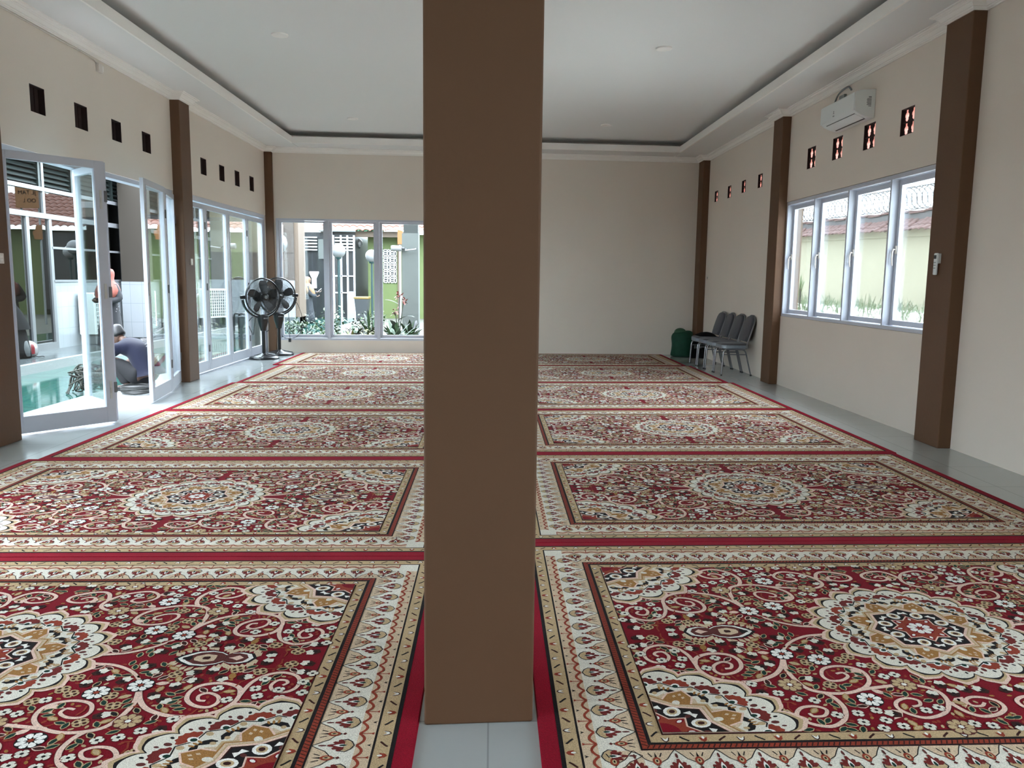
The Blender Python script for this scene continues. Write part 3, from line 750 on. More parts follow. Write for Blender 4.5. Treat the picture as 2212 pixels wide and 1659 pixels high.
# ------------------------------------------------------------------ vent blocks
def vent(side, h, label, fancy):
    y0, y1, z0, z1 = h
    o = thing('vent_block', label, 'vent', ((XL if side < 0 else XR), (y0 + y1) / 2, z0), 0, 'clay vent blocks high in the ' + ('glass-door' if side < 0 else 'window') + ' wall')
    W, H = (y1 - y0), (z1 - z0)
    q = MB(); x0, x1 = (.03, .09)
    # plate pierced by a 2 x 2 set of club-shaped holes: built as a fine grid of little blocks left standing
    n = 26
    def hole(u, v):
        u = (u * 2) % 1 - .5; v = (v * 2) % 1 - .5
        if fancy: return (abs(u) < .11 and -.45 < v < .40) or ((u / .27) ** 2 + ((v - .02) / .24) ** 2 < 1) or (abs(u) < .16 and -.38 < v < 0)
        return False
    def X(q_): return side * q_
    cells = [[not hole((i + .5) / n, (j + .5) / n) for j in range(n)] for i in range(n)]
    P = lambda i, j, d: (X(d), -W / 2 + W * i / n, H * j / n)
    for i in range(n):
        for j in range(n):
            if not cells[i][j]: continue
            q.quad(P(i, j, x0), P(i + 1, j, x0), P(i + 1, j + 1, x0), P(i, j + 1, x0)); q.quad(P(i, j, x1), P(i, j + 1, x1), P(i + 1, j + 1, x1), P(i + 1, j, x1))
            for di, dj, A, B in ((-1, 0, (i, j), (i, j + 1)), (1, 0, (i + 1, j), (i + 1, j + 1)), (0, -1, (i, j), (i + 1, j)), (0, 1, (i, j + 1), (i + 1, j + 1))):
                a, c = i + di, j + dj
                if 0 <= a < n and 0 <= c < n and not cells[a][c]:
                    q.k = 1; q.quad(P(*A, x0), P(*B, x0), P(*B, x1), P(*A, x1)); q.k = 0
    if not fancy:
        x0, x1 = .06, .09; q = MB(); q.box(min(X(x0), X(x1)), max(X(x0), X(x1)), -W / 2, W / 2, 0, H)
        for u in (-.25, .25): q.box(min(X(x0 - .008), X(x0)), max(X(x0 - .008), X(x0)), u * W - .015, u * W + .015, 0, H)
    q.build('pierced_panel' if fancy else 'recessed_panel', ['vent_clay', 'clay_reveal_lit'] if fancy else 'vent_clay', o)
    f = MB()
    for a in ((-W / 2, -W / 2 + .004, 0, H), (W / 2 - .004, W / 2, 0, H), (-W / 2, W / 2, 0, .004), (-W / 2, W / 2, H - .004, H)):
        f.box(min(X(.003), X(.03 if fancy else .07)), max(X(.003), X(.03 if fancy else .07)), *a)
    if fancy: f.box(min(X(.02), X(.03)), max(X(.02), X(.03)), -W / 2, W / 2, H / 2 - .006, H / 2 + .006)
    f.build('frame', 'vent_clay', o)
places = ['nearest the camera end', 'second along', 'third along', 'fourth along']
for i, h in enumerate(LV_): vent(-1, h, 'dark square vent hole above the %s folding doors, %s' % ('open' if i < 4 else 'closed', places[i % 4]), False)
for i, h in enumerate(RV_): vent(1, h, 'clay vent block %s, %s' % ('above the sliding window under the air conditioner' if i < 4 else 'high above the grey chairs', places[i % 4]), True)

# ------------------------------------------------------------------ windows
def sash(b, g, y0, y1, z0, z1, x0, x1, st, rl, rb=None):
    """frame members into b, pane into g"""
    rb = rl if rb is None else rb
    b.box(x0, x1, y0, y0 + st, z0, z1); b.box(x0, x1, y1 - st, y1, z0, z1)
    b.box(x0, x1, y0 + st, y1 - st, z0, z0 + rb); b.box(x0, x1, y0 + st, y1 - st, z1 - rl, z1)
    xm = (x0 + x1) / 2
    g.box(xm - .003, xm + .003, y0 + st - .004, y1 - st + .004, z0 + rb - .004, z1 - rl + .004)
w1 = bpy.data.objects.new('window_1', None); COL.objects.link(w1); struct(w1, 'white four-pane casement window looking on the yellow garden wall', 'window')
w1.location = (XR, 9.0, .955)
def L(o): o.location = (-o.parent.location.x, -o.parent.location.y, -o.parent.location.z); return o
b = MB()
ys = [7.10, 8.082, 9.043, 10.0, 10.935]
b.box(4.012, 4.13, 7.095, 10.935, .958, .995); b.box(4.012, 4.13, 7.095, 10.935, 2.455, 2.50)
for i, y in enumerate(ys):
    hw = .016
    yy = y if 0 < i < 4 else (y + .02 if i == 0 else y - .022)
    b.box(4.012, 4.13, yy - hw, yy + hw, .99, 2.46)
L(b.build('window_frame', 'aluminium_white', w1))
for i in range(4):
    s = MB(); g = MB()
    a, c = (ys[i] + .016 if i else 7.136), (ys[i + 1] - .016 if i < 3 else 10.897)
    sash(s, g, a + .004, c - .004, 1.0, 2.45, 4.088, 4.126, .052, .052)
    so = L(s.build('casement', 'aluminium_white', w1))
    go = g.build('pane', 'window_glass', so)
    h = MB(); yh = c - .035
    h.tube([(4.088, yh, 1.76), (4.055, yh, 1.765), (4.045, yh, 1.73), (4.045, yh, 1.66), (4.053, yh, 1.60)], [.008, .009, .009, .008, .006], 8)
    h.box(4.076, 4.09, yh - .014, yh + .014, 1.72, 1.80)
    h.build('window_handle', 'switch_white', so, smooth=True)
# back window: four fixed panes, three of them in sight
w2 = bpy.data.objects.new('window_2', None); COL.objects.link(w2); struct(w2, 'wide white-framed fixed window in the back wall looking on the garden', 'window')
w2.matrix_world = Matrix(((ux, -uy, 0, XL), (uy, ux, 0, YB(XL)), (0, 0, 1, 0), (0, 0, 0, 1)))
b = MB()
m_s = [SW0, 1.092, 2.01, 2.935, SW1]
b.box(SW0, SW1, .01, .10, .238, .275); b.box(SW0, SW1, .01, .10, 2.435, 2.47)
for i, s in enumerate(m_s):
    s_ = s + .02 if i == 0 else (s - .02 if i == 4 else s)
    b.box(s_ - .026, s_ + .026, .01, .10, .27, 2.44)
b.build('window_frame', 'aluminium_white', w2)
for i in range(4):
    s = MB(); g = MB()
    a, c = m_s[i] + .03 + (.016 if i == 0 else 0), m_s[i + 1] - .03 - (.016 if i == 3 else 0)
    s.box(a, a + .05, .04, .085, .28, 2.43); s.box(c - .05, c, .04, .085, .28, 2.43); s.box(a, c, .04, .085, .28, .34); s.box(a, c, .04, .085, 2.40, 2.43)
    g.box(a + .046, c - .046, .058, .064, .336, 2.404)
    so = s.build('sash', 'aluminium_white', w2); g.build('pane', 'window_glass', so)

# ------------------------------------------------------------------ folding doors
def door_leaf(parent, p0, p1, z0, z1, flip=False, lock=False, stile=.072, hinge=(False, False)):
    """leaf from floor point p0 to p1, built where it stands"""
    a = Vector((*p0, 0)); c = Vector((*p1, 0)); Ln = (c - a).length; d = (c - a).normalized(); n = Vector((-d.y, d.x, 0))
    M = Matrix(((d.x, n.x, 0, a.x), (d.y, n.y, 0, a.y), (0, 0, 1, 0), (0, 0, 0, 1)))
    s = MB(); g = MB(); s.M = M; g.M = M
    h = .02
    s.box(0, stile, -h, h, z0, z1); s.box(Ln - stile, Ln, -h, h, z0, z1)
    s.box(stile, Ln - stile, -h, h, z0, z0 + .15); s.box(stile, Ln - stile, -h, h, z1 - .07, z1)
    for q in (stile, Ln - stile): s.box(q - .006, q + .006, -h - .006, h + .006, z0 + .14, z1 - .064)
    g.box(stile - .004, Ln - stile + .004, -.003, .003, z0 + .145, z1 - .065)
    lf = L(s.build('door_leaf', 'aluminium_white', parent, bevel=.003))
    g.build('pane', 'clear_glass', lf)
    if lock:
        for zc in (.33, 2.10):
            k = MB(); k.M = M; x = Ln - stile * .5 if lock > 0 else stile * .5
            for sd in (-1, 1):
                k.box(x - .011, x + .011, sd * (h + .001), sd * (h + .004), zc - .085, zc + .085)
                k.box(x - .004, x + .004, sd * (h + .004), sd * (h + .009), zc - .03, zc + .02)
            k.build('flush_bolt', 'pale_metal', lf)
        k = MB(); k.M = M; x = Ln - stile * .5 if lock > 0 else stile * .5
        for sd in (-1, 1): k.box(x - .012, x + .012, sd * (h + .001), sd * (h + .006), 1.19, 1.33)
        k.build('lock_plate', 'pale_metal', lf)
    for e_, x in zip(hinge, (0, Ln)):
        if e_:
            k = MB(); k.M = M
            for zc in (.35, 1.25, 2.13): k.box(x - .012, x + .012, h - .002, h + .012, zc - .05, zc + .05); k.box(x - .012, x + .012, -h - .012, -h + .002, zc - .05, zc + .05)
            k.build('hinge', 'grey_steel', lf)
    return lf
d1 = bpy.data.objects.new('door_1', None); COL.objects.link(d1); d1.location = (-4.17, 12.86, 0)
struct(d1, 'closed white-framed glass folding doors next to the standing fans', 'door')
b = MB(); b.box(-4.26, -4.15, 10.934, 14.79, 2.452, 2.515); b.box(-4.26, -4.15, 10.934, 10.965, 0, 2.46); b.box(-4.26, -4.15, 14.765, 14.79, 0, 2.46); b.box(-4.26, -4.16, 10.965, 14.765, 0, .012)
L(b.build('door_frame', 'aluminium_white', d1))
q = [10.97, 11.80, 12.80, 13.785, 14.762]
for i in range(4): door_leaf(d1, (-4.19, q[i] + .003), (-4.19, q[i + 1] - .003), .025, 2.432, lock=(1 if i == 1 else 0), hinge=(False, i in (0, 2)))
d2 = bpy.data.objects.new('door_2', None); COL.objects.link(d2); d2.location = (-4.17, 8.7, 0)
struct(d2, 'white-framed glass folding doors standing open to the courtyard', 'door')
b = MB(); b.box(-4.26, -4.15, 6.775, 10.587, 2.452, 2.50); b.box(-4.26, -4.15, 6.775, 6.80, 0, 2.46); b.box(-4.26, -4.15, 10.56, 10.587, 0, 2.46)
L(b.build('door_frame', 'aluminium_white', d2))
FA = (-3.60, 7.615)
door_leaf(d2, (-4.165, 6.885), (FA[0] - .003, FA[1] - .01), .02, 2.445, lock=1, stile=.088, hinge=(False, True))
door_leaf(d2, (FA[0] - .02, FA[1] + .03), (-4.19, 8.24), .02, 2.445, stile=.075)
GC = (-3.895, 9.66)
door_leaf(d2, (-3.752, 8.76), (GC[0] + .004, GC[1] - .01), .02, 2.445, lock=-1, stile=.075, hinge=(False, True))
door_leaf(d2, (GC[0] - .004, GC[1] + .01), (-4.135, 10.555), .02, 2.445, stile=.075, hinge=(False, True))
# ------------------------------------------------------------------ small fittings
for (x, y), n in zip(((-2.24, 8.74), (1.84, 8.95), (-2.24, 13.11), (1.83, 13.27)), ('nearer one over the left-hand carpets', 'nearer one over the right-hand carpets', 'far one over the left-hand carpets', 'far one over the right-hand carpets')):
    o = thing('ceiling_light', 'unlit round recessed ceiling light, ' + n, 'light', (x, y, ZC), 0, 'round recessed ceiling lights')
    a = MB(); a.lathe([(.062, -.012), (.066, -.014), (.085, -.012), (.088, -.004), (.088, 0), (.062, 0)], n=28); a.build('frame', 'cornice_paint', o, smooth=True, auto=40)
    a = MB(); a.lathe([(0, -.010), (.063, -.010), (.063, -.002), (0, -.002)], n=24); a.build('diffuser', 'ac_grey', o)
a = MB()
a.tube(crom([(-4.122, 2.0, 3.622), (-4.122, 5.5, 3.622), (-4.122, 7.1, 3.618), (-4.122, 7.9, 3.614), (-4.122, 8.45, 3.616), (-4.122, 8.62, 3.610), (-4.120, 8.69, 3.585), (-4.118, 8.70, 3.56)], 5), .006, 6)
tag(a.build('cable', 'switch_white', smooth=True), 'thin white cable running along under the ceiling moulding over the open doors', 'cable')
o = thing('sensor_box', 'small white box on the wall at the end of the thin white cable', 'sensor', (XL, 8.735, 3.50))
a = MB(); a.box(0, .035, -.05, .035, 0, .09); a.build('housing', 'switch_white', o, bevel=.006)
a = MB(); a.box(.004, .03, .04, .065, .02, .08); a.build('side_cover', 'cornice_paint', o, bevel=.004)
def switch(loc, rz, label, nrock):
    o = thing('light_switch', label, 'light switch', loc, rz)
    a = MB(); a.box(-.038, .038, -.009, 0, -.042, .042); a.build('plate', 'switch_white', o, bevel=.003)
    a = MB()
    for i in range(nrock): a.box(-.018, .018, -.013, -.008, -.024 + i * .026, -.002 + i * .026)
    a.build('rocker', 'cornice_paint', o, bevel=.002)
switch((XPL, 10.80, 1.592), PI / 2, 'white switch plate on the brown pillar between the two sets of folding doors', 1)
switch((XPL, 6.645, 1.535), PI / 2, 'white switch plate on the brown pillar at the left edge by the open doors', 2)
o = thing('wall_socket', 'small wall-coloured socket plate near the back corner above the green sack', 'socket', (XR, 14.78, 1.484))
a = MB(); a.box(-.006, 0, -.04, .04, -.04, .04); a.build('plate', 'wall_paint', o, bevel=.002)
a = MB()
for s in (-.02, .02): a = MB(); a.box(-.009, -.005, s - .006, s + .006, -.022, .022); a.build('slot', 'ac_grey', o)
# remote control in its holder
o = thing('remote_control', 'white air conditioner remote control hanging on the brown pillar beside the window', 'remote control', (XPR, 6.915, 1.50))
a = MB(); a.box(-.026, -.008, -.027, .027, 0, .19); a.build('body', 'ac_white', o, bevel=.012, seg=4)
a = MB(); a.box(-.0275, -.025, -.018, .018, .140, .172); a.build('screen', 'dark_grey', o)
a = MB()
for i in range(3):
    for j in range(2): a.box(-.0275, -.025, -.014 + j * .018, -.004 + j * .018, .055 + i * .024, .065 + i * .024)
a.build('buttons', 'ac_grey', o)
o2 = thing('remote_holder', 'white wall holder clipped behind the remote control on the pillar', 'holder', (XPR, 6.905, 1.60))
a = MB(); a.box(-.007, 0, -.036, .036, 0, .085); a.box(-.024, 0, -.038, -.031, 0, .085); a.build('cradle', 'ac_white', o2, bevel=.002)

# ------------------------------------------------------------------ split air conditioner
o = thing('air_conditioner', 'white wall-mounted air conditioner above the casement window', 'air conditioner', (XR, 8.54, 3.148))
Wd = .86
prof = [(-.002, 0), (-.060, .004), (-.120, .022), (-.165, .040), (-.205, .064), (-.222, .092), (-.224, .14), (-.222, .24), (-.205, .268), (-.15, .285), (-.002, .294)]
a = MB(); a.prism([(y, z) for y, z in prof], 0, Wd, 'Y'); a.build('body', 'ac_white', o, bevel=.004)
a = MB(); pf = [(-.2255, .072), (-.2285, .10), (-.2285, .25), (-.2225, .262), (-.22, .25), (-.2215, .09)]
a.prism(pf, .006, Wd - .006, 'Y'); fp = a.build('front_panel', 'ac_white', o)
a = MB(); a.prism([(-.085, .004), (-.185, .046), (-.187, .052), (-.09, .012)], .06, Wd - .09, 'Y'); a.build('louver_flap', 'ac_white', o)
a = MB(); a.prism([(-.072, .000), (-.088, .0045), (-.088, .0065), (-.072, .002)], .06, Wd - .09, 'Y'); a.prism([(-.188, .0485), (-.192, .0525), (-.190, .055), (-.187, .052)], .06, Wd - .09, 'Y'); a.build('air_slot', 'dark_grey', o)
a = MB()
for i, (z, l) in enumerate(((.205, .03), (.19, .045), (.178, .05), (.166, .045), (.154, .05), (.142, .042), (.130, .048), (.116, .03))):
    a.box(-.045 - l, -.045, -.0012, 0, z, z + .007 if i else z + .012)
a.build('rating_label', 'ac_grey', o)
a = MB()
yc = .50
a.M = Matrix.Translation((-.2290, yc, .125))
a.box(-.001, .001, -.004, .004, .008, .026); a.box(-.001, .001, -.013, .013, .012, .018)
a.lathe([(.004, -.001), (.008, -.001), (.008, .001), (.004, .001)], (0, 0, .034), 10, 'X')
for k in range(6): a.box(-.001, .001, -.02 + k * .007, -.016 + k * .007, -.022 + (k % 2) * .005, -.012 + (k % 2) * .004)
a.build('emblem', 'ac_grey', o)
o3 = thing('drain_pipe', 'grey insulated pipe looping from the top of the air conditioner to the wall', 'pipe', (XR, 9.2, 3.44))
a = MB(); a.tube(crom([(-.06, .27, -.004), (-.045, .26, .06), (-.035, .20, .135), (-.03, .06, .165), (-.03, -.04, .165), (-.02, -.065, .145), (-.004, -.07, .12)], 6), .010, 8); a.build('pipe', 'ac_grey', o3, smooth=True)
a = MB(); a.box(-.03, -.002, .06, .19, .03, .11); a.build('wall_bracket', 'ac_grey', o3)
# ------------------------------------------------------------------ standing fans
mat('fan_blade', (58, 60, 62), .4, spec=.5)
def fan_(loc, yaw, label, hz=1.06):
    o = thing('standing_fan', label, 'fan', loc, 0, 'black pedestal fans')
    a = MB(); a.lathe([(0, .10), (.03, .10), (.05, .085), (.10, .066), (.15, .055), (.205, .046), (.238, .034), (.25, .018), (.25, 0), (0, 0)], n=40); a.build('base', 'black_plastic', o, smooth=True, auto=50)
    a = MB()
    for k in range(3):
        t = 2 * PI * k / 3 + .5
        a.bar((.05 * math.cos(t), .05 * math.sin(t), .088), (.235 * math.cos(t), .235 * math.sin(t), .042), .035, .012)
    a.build('base_rib', 'black_plastic', o, bevel=.004)
    a = MB(); a.tube([(0, 0, .09), (0, 0, .56)], .028, 18); a.build('pole', 'black_metal', o, smooth=True, auto=60)
    a = MB(); a.lathe([(.03, .48), (.045, .485), (.055, .53), (.085, .63), (.098, .72), (.096, .745), (.07, .762), (0, .765)], n=24); a.M = Matrix.Identity(4); hs = a.build('control_housing', 'black_plastic', o, smooth=True, auto=50)
    M = Matrix.Translation((0, 0, 0)) @ Matrix.Rotation(yaw, 4, 'Z')           # fan faces local -y
    a = MB(); a.M = M
    for k in range(4): a.lathe([(.010, -.105), (.012, -.10), (.012, -.085), (.0, -.085)], (-.036 + .024 * k, 0, .70), 10, 'Y')
    a.build('speed_knob', 'grey_steel', hs)
    # yoke: U-shaped arm up both sides of the guard
    a = MB(); a.M = M
    pts = [(.355 * math.cos(t), 0.03, hz + .355 * math.sin(t)) for t in [PI + .12 + (PI - .24) * i / 16 for i in range(17)]]
    for i in range(16): a.bar(pts[i], pts[i + 1], .05, .022, up=(pts[i][0], 0, pts[i][2] - hz))
    for s in (-1, 1): a.lathe([(0, .29), (.03, .29), (.034, .33), (.03, .385), (0, .39)] if s > 0 else [(0, -.39), (.03, -.385), (.034, -.33), (.03, -.29), (0, -.29)], (0, .03, hz), 12, 'X')
    a.build('yoke', 'black_plastic', o, bevel=.003)
    Rg = .315
    def guard(d0, d1, name, y_rim):
        g = MB(); g.M = M
        for r, y in ((Rg, y_rim),): g.tube([(r * math.cos(t), y, hz + r * math.sin(t)) for t in [2 * PI * i / 48 for i in range(48)]], .008, 6, closed=True)
        for r, y in ((.21, y_rim + d1 * .72), (.10, y_rim + d1 * .97)): g.tube([(r * math.cos(t), y, hz + r * math.sin(t)) for t in [2 * PI * i / 40 for i in range(40)]], .0026, 5, closed=True)
        for i in range(90):
            t = 2 * PI * i / 90
            g.tube([(r * math.cos(t + tw), y, hz + r * math.sin(t + tw)) for r, y, tw in ((.055, y_rim + d1, 0), (.15, y_rim + d1 * .9, .05), (.25, y_rim + d1 * .55, .09), (Rg - .01, y_rim + d1 * .12, .1), (Rg, y_rim, .1))], .0021, 4, caps=False)
        return g.build(name, 'black_metal', o)
    fg = guard(0, -.085, 'front_guard', -.03); guard(0, .075, 'rear_guard', .0)
    g = MB(); g.M = M; g.tube([(Rg * math.cos(t), -.015, hz + Rg * math.sin(t)) for t in [2 * PI * i / 48 for i in range(48)]], .013, 8, closed=True); g.build('guard_rim', 'black_metal', o, smooth=True)
    a = MB(); a.M = M; a.lathe([(0, -.125), (.03, -.125), (.055, -.118), (.062, -.108), (0, -.105)], (0, 0, hz), 24, 'Y'); a.build('guard_badge', 'black_plastic', fg, smooth=True, auto=40)
    a = MB(); a.M = M; a.lathe([(0, -.1275), (.026, -.1275), (.030, -.124), (0, -.123)], (0, 0, hz), 20, 'Y'); a.build('badge_disc', 'ac_grey', fg)
    a = MB(); a.M = M; a.lathe([(0, .02), (.05, .02), (.085, .06), (.09, .14), (.07, .22), (.03, .25), (0, .25)], (0, 0, hz), 20, 'Y'); a.build('motor', 'black_plastic', o, smooth=True, auto=50)
    hub = MB(); hub.M = M; hub.lathe([(0, -.07), (.03, -.07), (.05, -.055), (.055, -.01), (0, .0)], (0, 0, hz), 18, 'Y'); hb = hub.build('hub', 'black_plastic', o, smooth=True, auto=50)
    for k in range(5):
        a = MB(); t0 = 2 * PI * k / 5 + .25; rings = []
        ins = [(.045, -.25, .25), (.10, -.33, .36), (.17, -.30, .40), (.24, -.22, .36), (.285, -.08, .22)]
        for q, (r, ta, tb) in enumerate(ins):
            row = []
            for j in range(6):
                u = j / 5; t = t0 + ta + (tb - ta) * u
                row.append((r * math.cos(t), -.035 + (u - .5) * .055 * (1 - .35 * q / 4), hz + r * math.sin(t)))
            rings.append(row)
        vs = [p for r in rings for p in r] + [(p[0], p[1] + .003, p[2]) for r in rings for p in r]; n = 30; fs = []
        for i in range(4):
            for j in range(5):
                A = i * 6 + j; fs.append((A, A + 1, A + 7, A + 6)); fs.append((n + A, n + A + 6, n + A + 7, n + A + 1))
        a.M = M; a.add(vs, fs); a.build('blade', 'fan_blade', hb, smooth=True)
    return o
fL = fan_((-3.925, 13.73, 0), .80, 'black pedestal fan by the glass doors, the nearer of two')
a = MB(); a.tube(crom([(-.10, .12, .70), (-.17, .05, .73), (-.255, .02, .62), (-.21, .0, .48), (-.17, 0, .42), (-.16, .02, .55), (-.15, .08, .70)], 6), .006, 6); a.build('power_cord', 'black_plastic', fL, smooth=True)
a = MB(); a.tube(crom([(.085, -.02, .66), (.115, -.03, .58), (.10, -.03, .50), (.06, -.02, .47)], 5), .005, 6); a.build('switch_cord', 'black_plastic', fL, smooth=True)
fR = fan_((-3.85, 14.46, 0), .66, 'black pedestal fan in the back corner, the farther of two', 1.075)
a = MB(); a.tube(crom([(.24, .10, 1.02), (.33, .06, .92), (.40, .05, .72), (.42, .05, .52), (.30, .06, .33), (.12, .06, .30), (.04, .04, .34)], 6), .005, 6); a.build('power_cord', 'black_plastic', fR, smooth=True)
a = MB(); a.tube(crom([(.16, .06, .80), (.175, .04, .60), (.18, .03, .42), (.185, .02, .30)], 5), .005, 6); a.box(.165, .205, 0, .04, .235, .30); a.build('plug', 'black_plastic', fR)

# ------------------------------------------------------------------ banquet chairs (local: facing -x, seat centre over the origin)
def chair(loc, label):
    o = thing('stacking_chair', label, 'chair', loc, 0, 'grey padded chairs against the window-side wall')
    hw = .205; r = .0115
    def cushion(name, poly, y0, y1, m, bev):
        c = MB(); c.prism(poly, y0, y1, 'Y'); return c.build(name, m, o, bevel=bev, seg=4, smooth=True, auto=60)
    c = MB()
    def rr(hx, hy, k=.1, n=6):
        P = []
        for sx, sy, a0 in ((1, 1, 0), (-1, 1, PI / 2), (-1, -1, PI), (1, -1, 1.5 * PI)):
            for i in range(n + 1):
                t = a0 + PI / 2 * i / n
                P.append((sx * (hx - k) + k * math.cos(t), sy * (hy - k) + k * math.sin(t)))
        return P
    c.loft([[(p[0] + .0, p[1], z) for p in rr(.205 - q, .215 - q)] for z, q in ((.405, .012), (.410, 0), (.470, -.006), (.484, .002), (.492, .022), (.494, .09))]); c.build('seat', 'chair_fabric', o, smooth=True, auto=50)
    c = MB(); c.loft([[(p[0], p[1], z) for p in rr(.2135, .2235, .1)] for z in (.418, .466)], cap=False); c.build('seat_wrap', 'clear_wrap', o, smooth=True)
    # backrest leaning back towards the wall
    M = Matrix.Translation((.165, 0, .52)) @ Matrix.Rotation(math.radians(17), 4, 'Y') @ Matrix(((0, 0, 1, 0), (0, 1, 0, 0), (-1, 0, 0, 0), (0, 0, 0, 1)))
    c = MB(); c.M = M
    outline = [(-u, v) for u, v in [(0, -.15), (0, .15), (.04, .175), (.12, .19), (.24, .19), (.32, .178), (.365, .14), (.39, .08), (.395, 0), (.39, -.08), (.365, -.14), (.32, -.178), (.24, -.19), (.12, -.19), (.04, -.175)]]
    cx = -.2
    c.loft([[(cx + (p[0] - cx) * s, p[1] * s, z) for p in outline] for z, s in ((-.026, .9), (-.022, .965), (-.006, 1), (.012, 1), (.022, .96))]); c.build('backrest', 'chair_fabric', o, smooth=True, auto=50)
    # tubular frame
    fr = MB()
    bk = lambda u: (.165 + u * math.sin(math.radians(17)) + .016, .52 + u * math.cos(math.radians(17)))
    loop = [(-.10, -hw, .405), (.02, -hw, .405), (.11, -hw, .412), (.158, -hw, .45)] + [(bk(u)[0], -hw + .008, bk(u)[1]) for u in (0, .15, .28)] + [(bk(.36)[0], -.16, bk(.36)[1]), (bk(.40)[0], -.08, bk(.40)[1]), (bk(.405)[0], 0, bk(.405)[1])]
    loop = loop + [(p[0], -p[1], p[2]) for p in reversed(loop[:-1])]
    fr.tube(crom(loop, 4), r, 10); fr.build('back_frame', 'grey_steel', o, smooth=True, auto=60)
    sf = MB()
    for s in (-1, 1): sf.tube([(-.17, s * hw, .402), (.14, s * hw, .402)], r, 10)
    sf.box(-.18, .15, -.19, .19, .405, .418)
    sf.build('seat_frame', 'grey_steel', o, smooth=True, auto=40)
    for s in (-1, 1):
        l = MB(); l.tube(crom([(-.205, s * hw, .012), (-.195, s * hw, .20), (-.186, s * hw, .345), (-.165, s * hw, .388), (-.12, s * hw, .402)], 4), r, 10); lo = l.build('leg', 'chrome_grey', o, smooth=True, auto=60)
        f = MB(); f.lathe([(.013, 0), (.014, .02), (.012, .022), (0, .022)], (-.205, s * hw, 0), 10); f.build('foot_cap', 'black_plastic', lo)
        l = MB(); l.tube(crom([(.09, s * hw, .402), (.135, s * hw, .385), (.16, s * hw, .335), (.20, s * hw, .18), (.245, s * hw, .012)], 4), r, 10); lo = l.build('leg', 'grey_steel', o, smooth=True, auto=60)
        f = MB(); f.lathe([(.015, 0), (.016, .022), (.013, .024), (0, .024)], (.245, s * hw, 0), 10); f.build('foot_cap', 'black_plastic', lo)
        b_ = MB(); b_.bar((-.188, s * hw, .325), (.165, s * hw, .325), .008, .014); b_.build('stretcher', 'grey_steel', o)
    return o
CY = [12.085, 12.545, 13.005, 13.465]
nm = ['nearest the camera in the row of four', 'second from the camera in the row of four', 'third from the camera in the row of four', 'farthest in the row, with black cloth on its seat']
c0 = chair((3.70, CY[0], 0), 'grey padded chair against the wall, ' + nm[0])
for i in (1, 2, 3): dup(c0, (3.70 - .012 * i, CY[i], 0), (.0, .02, -.015, .01)[i], 'grey padded chair against the wall, ' + nm[i])
a = MB(); sc_ = Matrix.Translation((3.66, CY[3], .499)); a.M = sc_
rr_ = random.Random(3); G = 14
hf = [[.004 + .055 * max(0, 1 - ((i - 7) / 7) ** 2) * max(0, 1 - ((j - 7) / 7) ** 2) + .012 * rr_.random() for j in range(G)] for i in range(G)]
vs = [((i / (G - 1) - .5) * .30, (j / (G - 1) - .5) * .36, hf[i][j] if 0 < i < G - 1 and 0 < j < G - 1 else .003) for i in range(G) for j in range(G)] + [((i / (G - 1) - .5) * .30, (j / (G - 1) - .5) * .36, .001) for i in range(G) for j in range(G)]
fs = []
for i in range(G - 1):
    for j in range(G - 1):
        q = i * G + j; fs.append((q, q + 1, q + G + 1, q + G)); q += G * G; fs.append((q, q + G, q + G + 1, q + 1))
a.add(vs, fs); tag(a.build('garment', 'black_cloth', smooth=True, subsurf=1), 'crumpled black garment lying on the seat of the farthest grey chair', 'garment')
# ------------------------------------------------------------------ green sack and black bag in the corner
mat('sack_green_light', (40, 82, 58), .6, noise=.3, nscale=20, bump=.4, bscale=16)
o = thing('sack', 'bulging dark green plastic sack standing in the back corner', 'sack', (3.615, 14.93, 0))
a = MB(); rings = []; rr_ = random.Random(8)
for z, r in ((0.0, .185), (.015, .21), (.10, .222), (.20, .218), (.30, .222), (.38, .21), (.44, .17), (.475, .12)):
    rings.append([(r * (1 + .07 * math.sin(3 * t + z * 9) + .05 * math.sin(7 * t - z * 20)) * math.cos(t) + .015 * math.sin(z * 8), r * .85 * (1 + .05 * math.sin(5 * t + z * 30)) * math.sin(t), z) for t in [2 * PI * k / 28 for k in range(28)]])
rings.append([(.05 + .05 * math.cos(t), .04 * math.sin(t), .47) for t in [2 * PI * k / 28 for k in range(28)]])
a.loft(rings); a.build('sack_body', 'sack_green', o, smooth=True, subsurf=1)
a = MB(); a.sphere((-.045, 0, .455), (.115, .10, .085), 16, 10); a.build('bundled_top', 'sack_green_light', o, smooth=True)
a = MB(); a.loft([[(.10 + .10 * u * math.cos(t), .07 * u * math.sin(t), z) for t in [2 * PI * k / 20 for k in range(20)]] for z, u in ((.40, 1.0), (.45, .95), (.48, .7), (.49, .3))]); a.build('sack_fold', 'sack_green', o, smooth=True)
o = thing('carrier_bag', 'black carrier bag with grey lettering behind the chair legs by the green sack', 'bag', (3.862, 14.70, 0))
a = MB(); rings = []
for z, hx, hy in ((0, .135, .085), (.02, .145, .09), (.18, .14, .085), (.28, .13, .07), (.33, .115, .045), (.355, .10, .02)):
    rings.append([(hx * (abs(math.cos(t)) ** .5) * (1 if math.cos(t) > 0 else -1), hy * (abs(math.sin(t)) ** .5) * (1 if math.sin(t) > 0 else -1) + .004 * math.sin(9 * t + z * 40), z) for t in [2 * PI * k / 32 for k in range(32)]])
a.loft(rings); a.build('bag_body', 'black_cloth', o, smooth=True)
for s in (-1, 1):
    a = MB(); a.tube(crom([(-.06, s * .02, .33), (-.05, s * .03, .40), (0, s * .035, .415), (.05, s * .03, .40), (.06, s * .02, .33)], 5), .007, 6); a.build('handle', 'black_cloth', o, smooth=True)
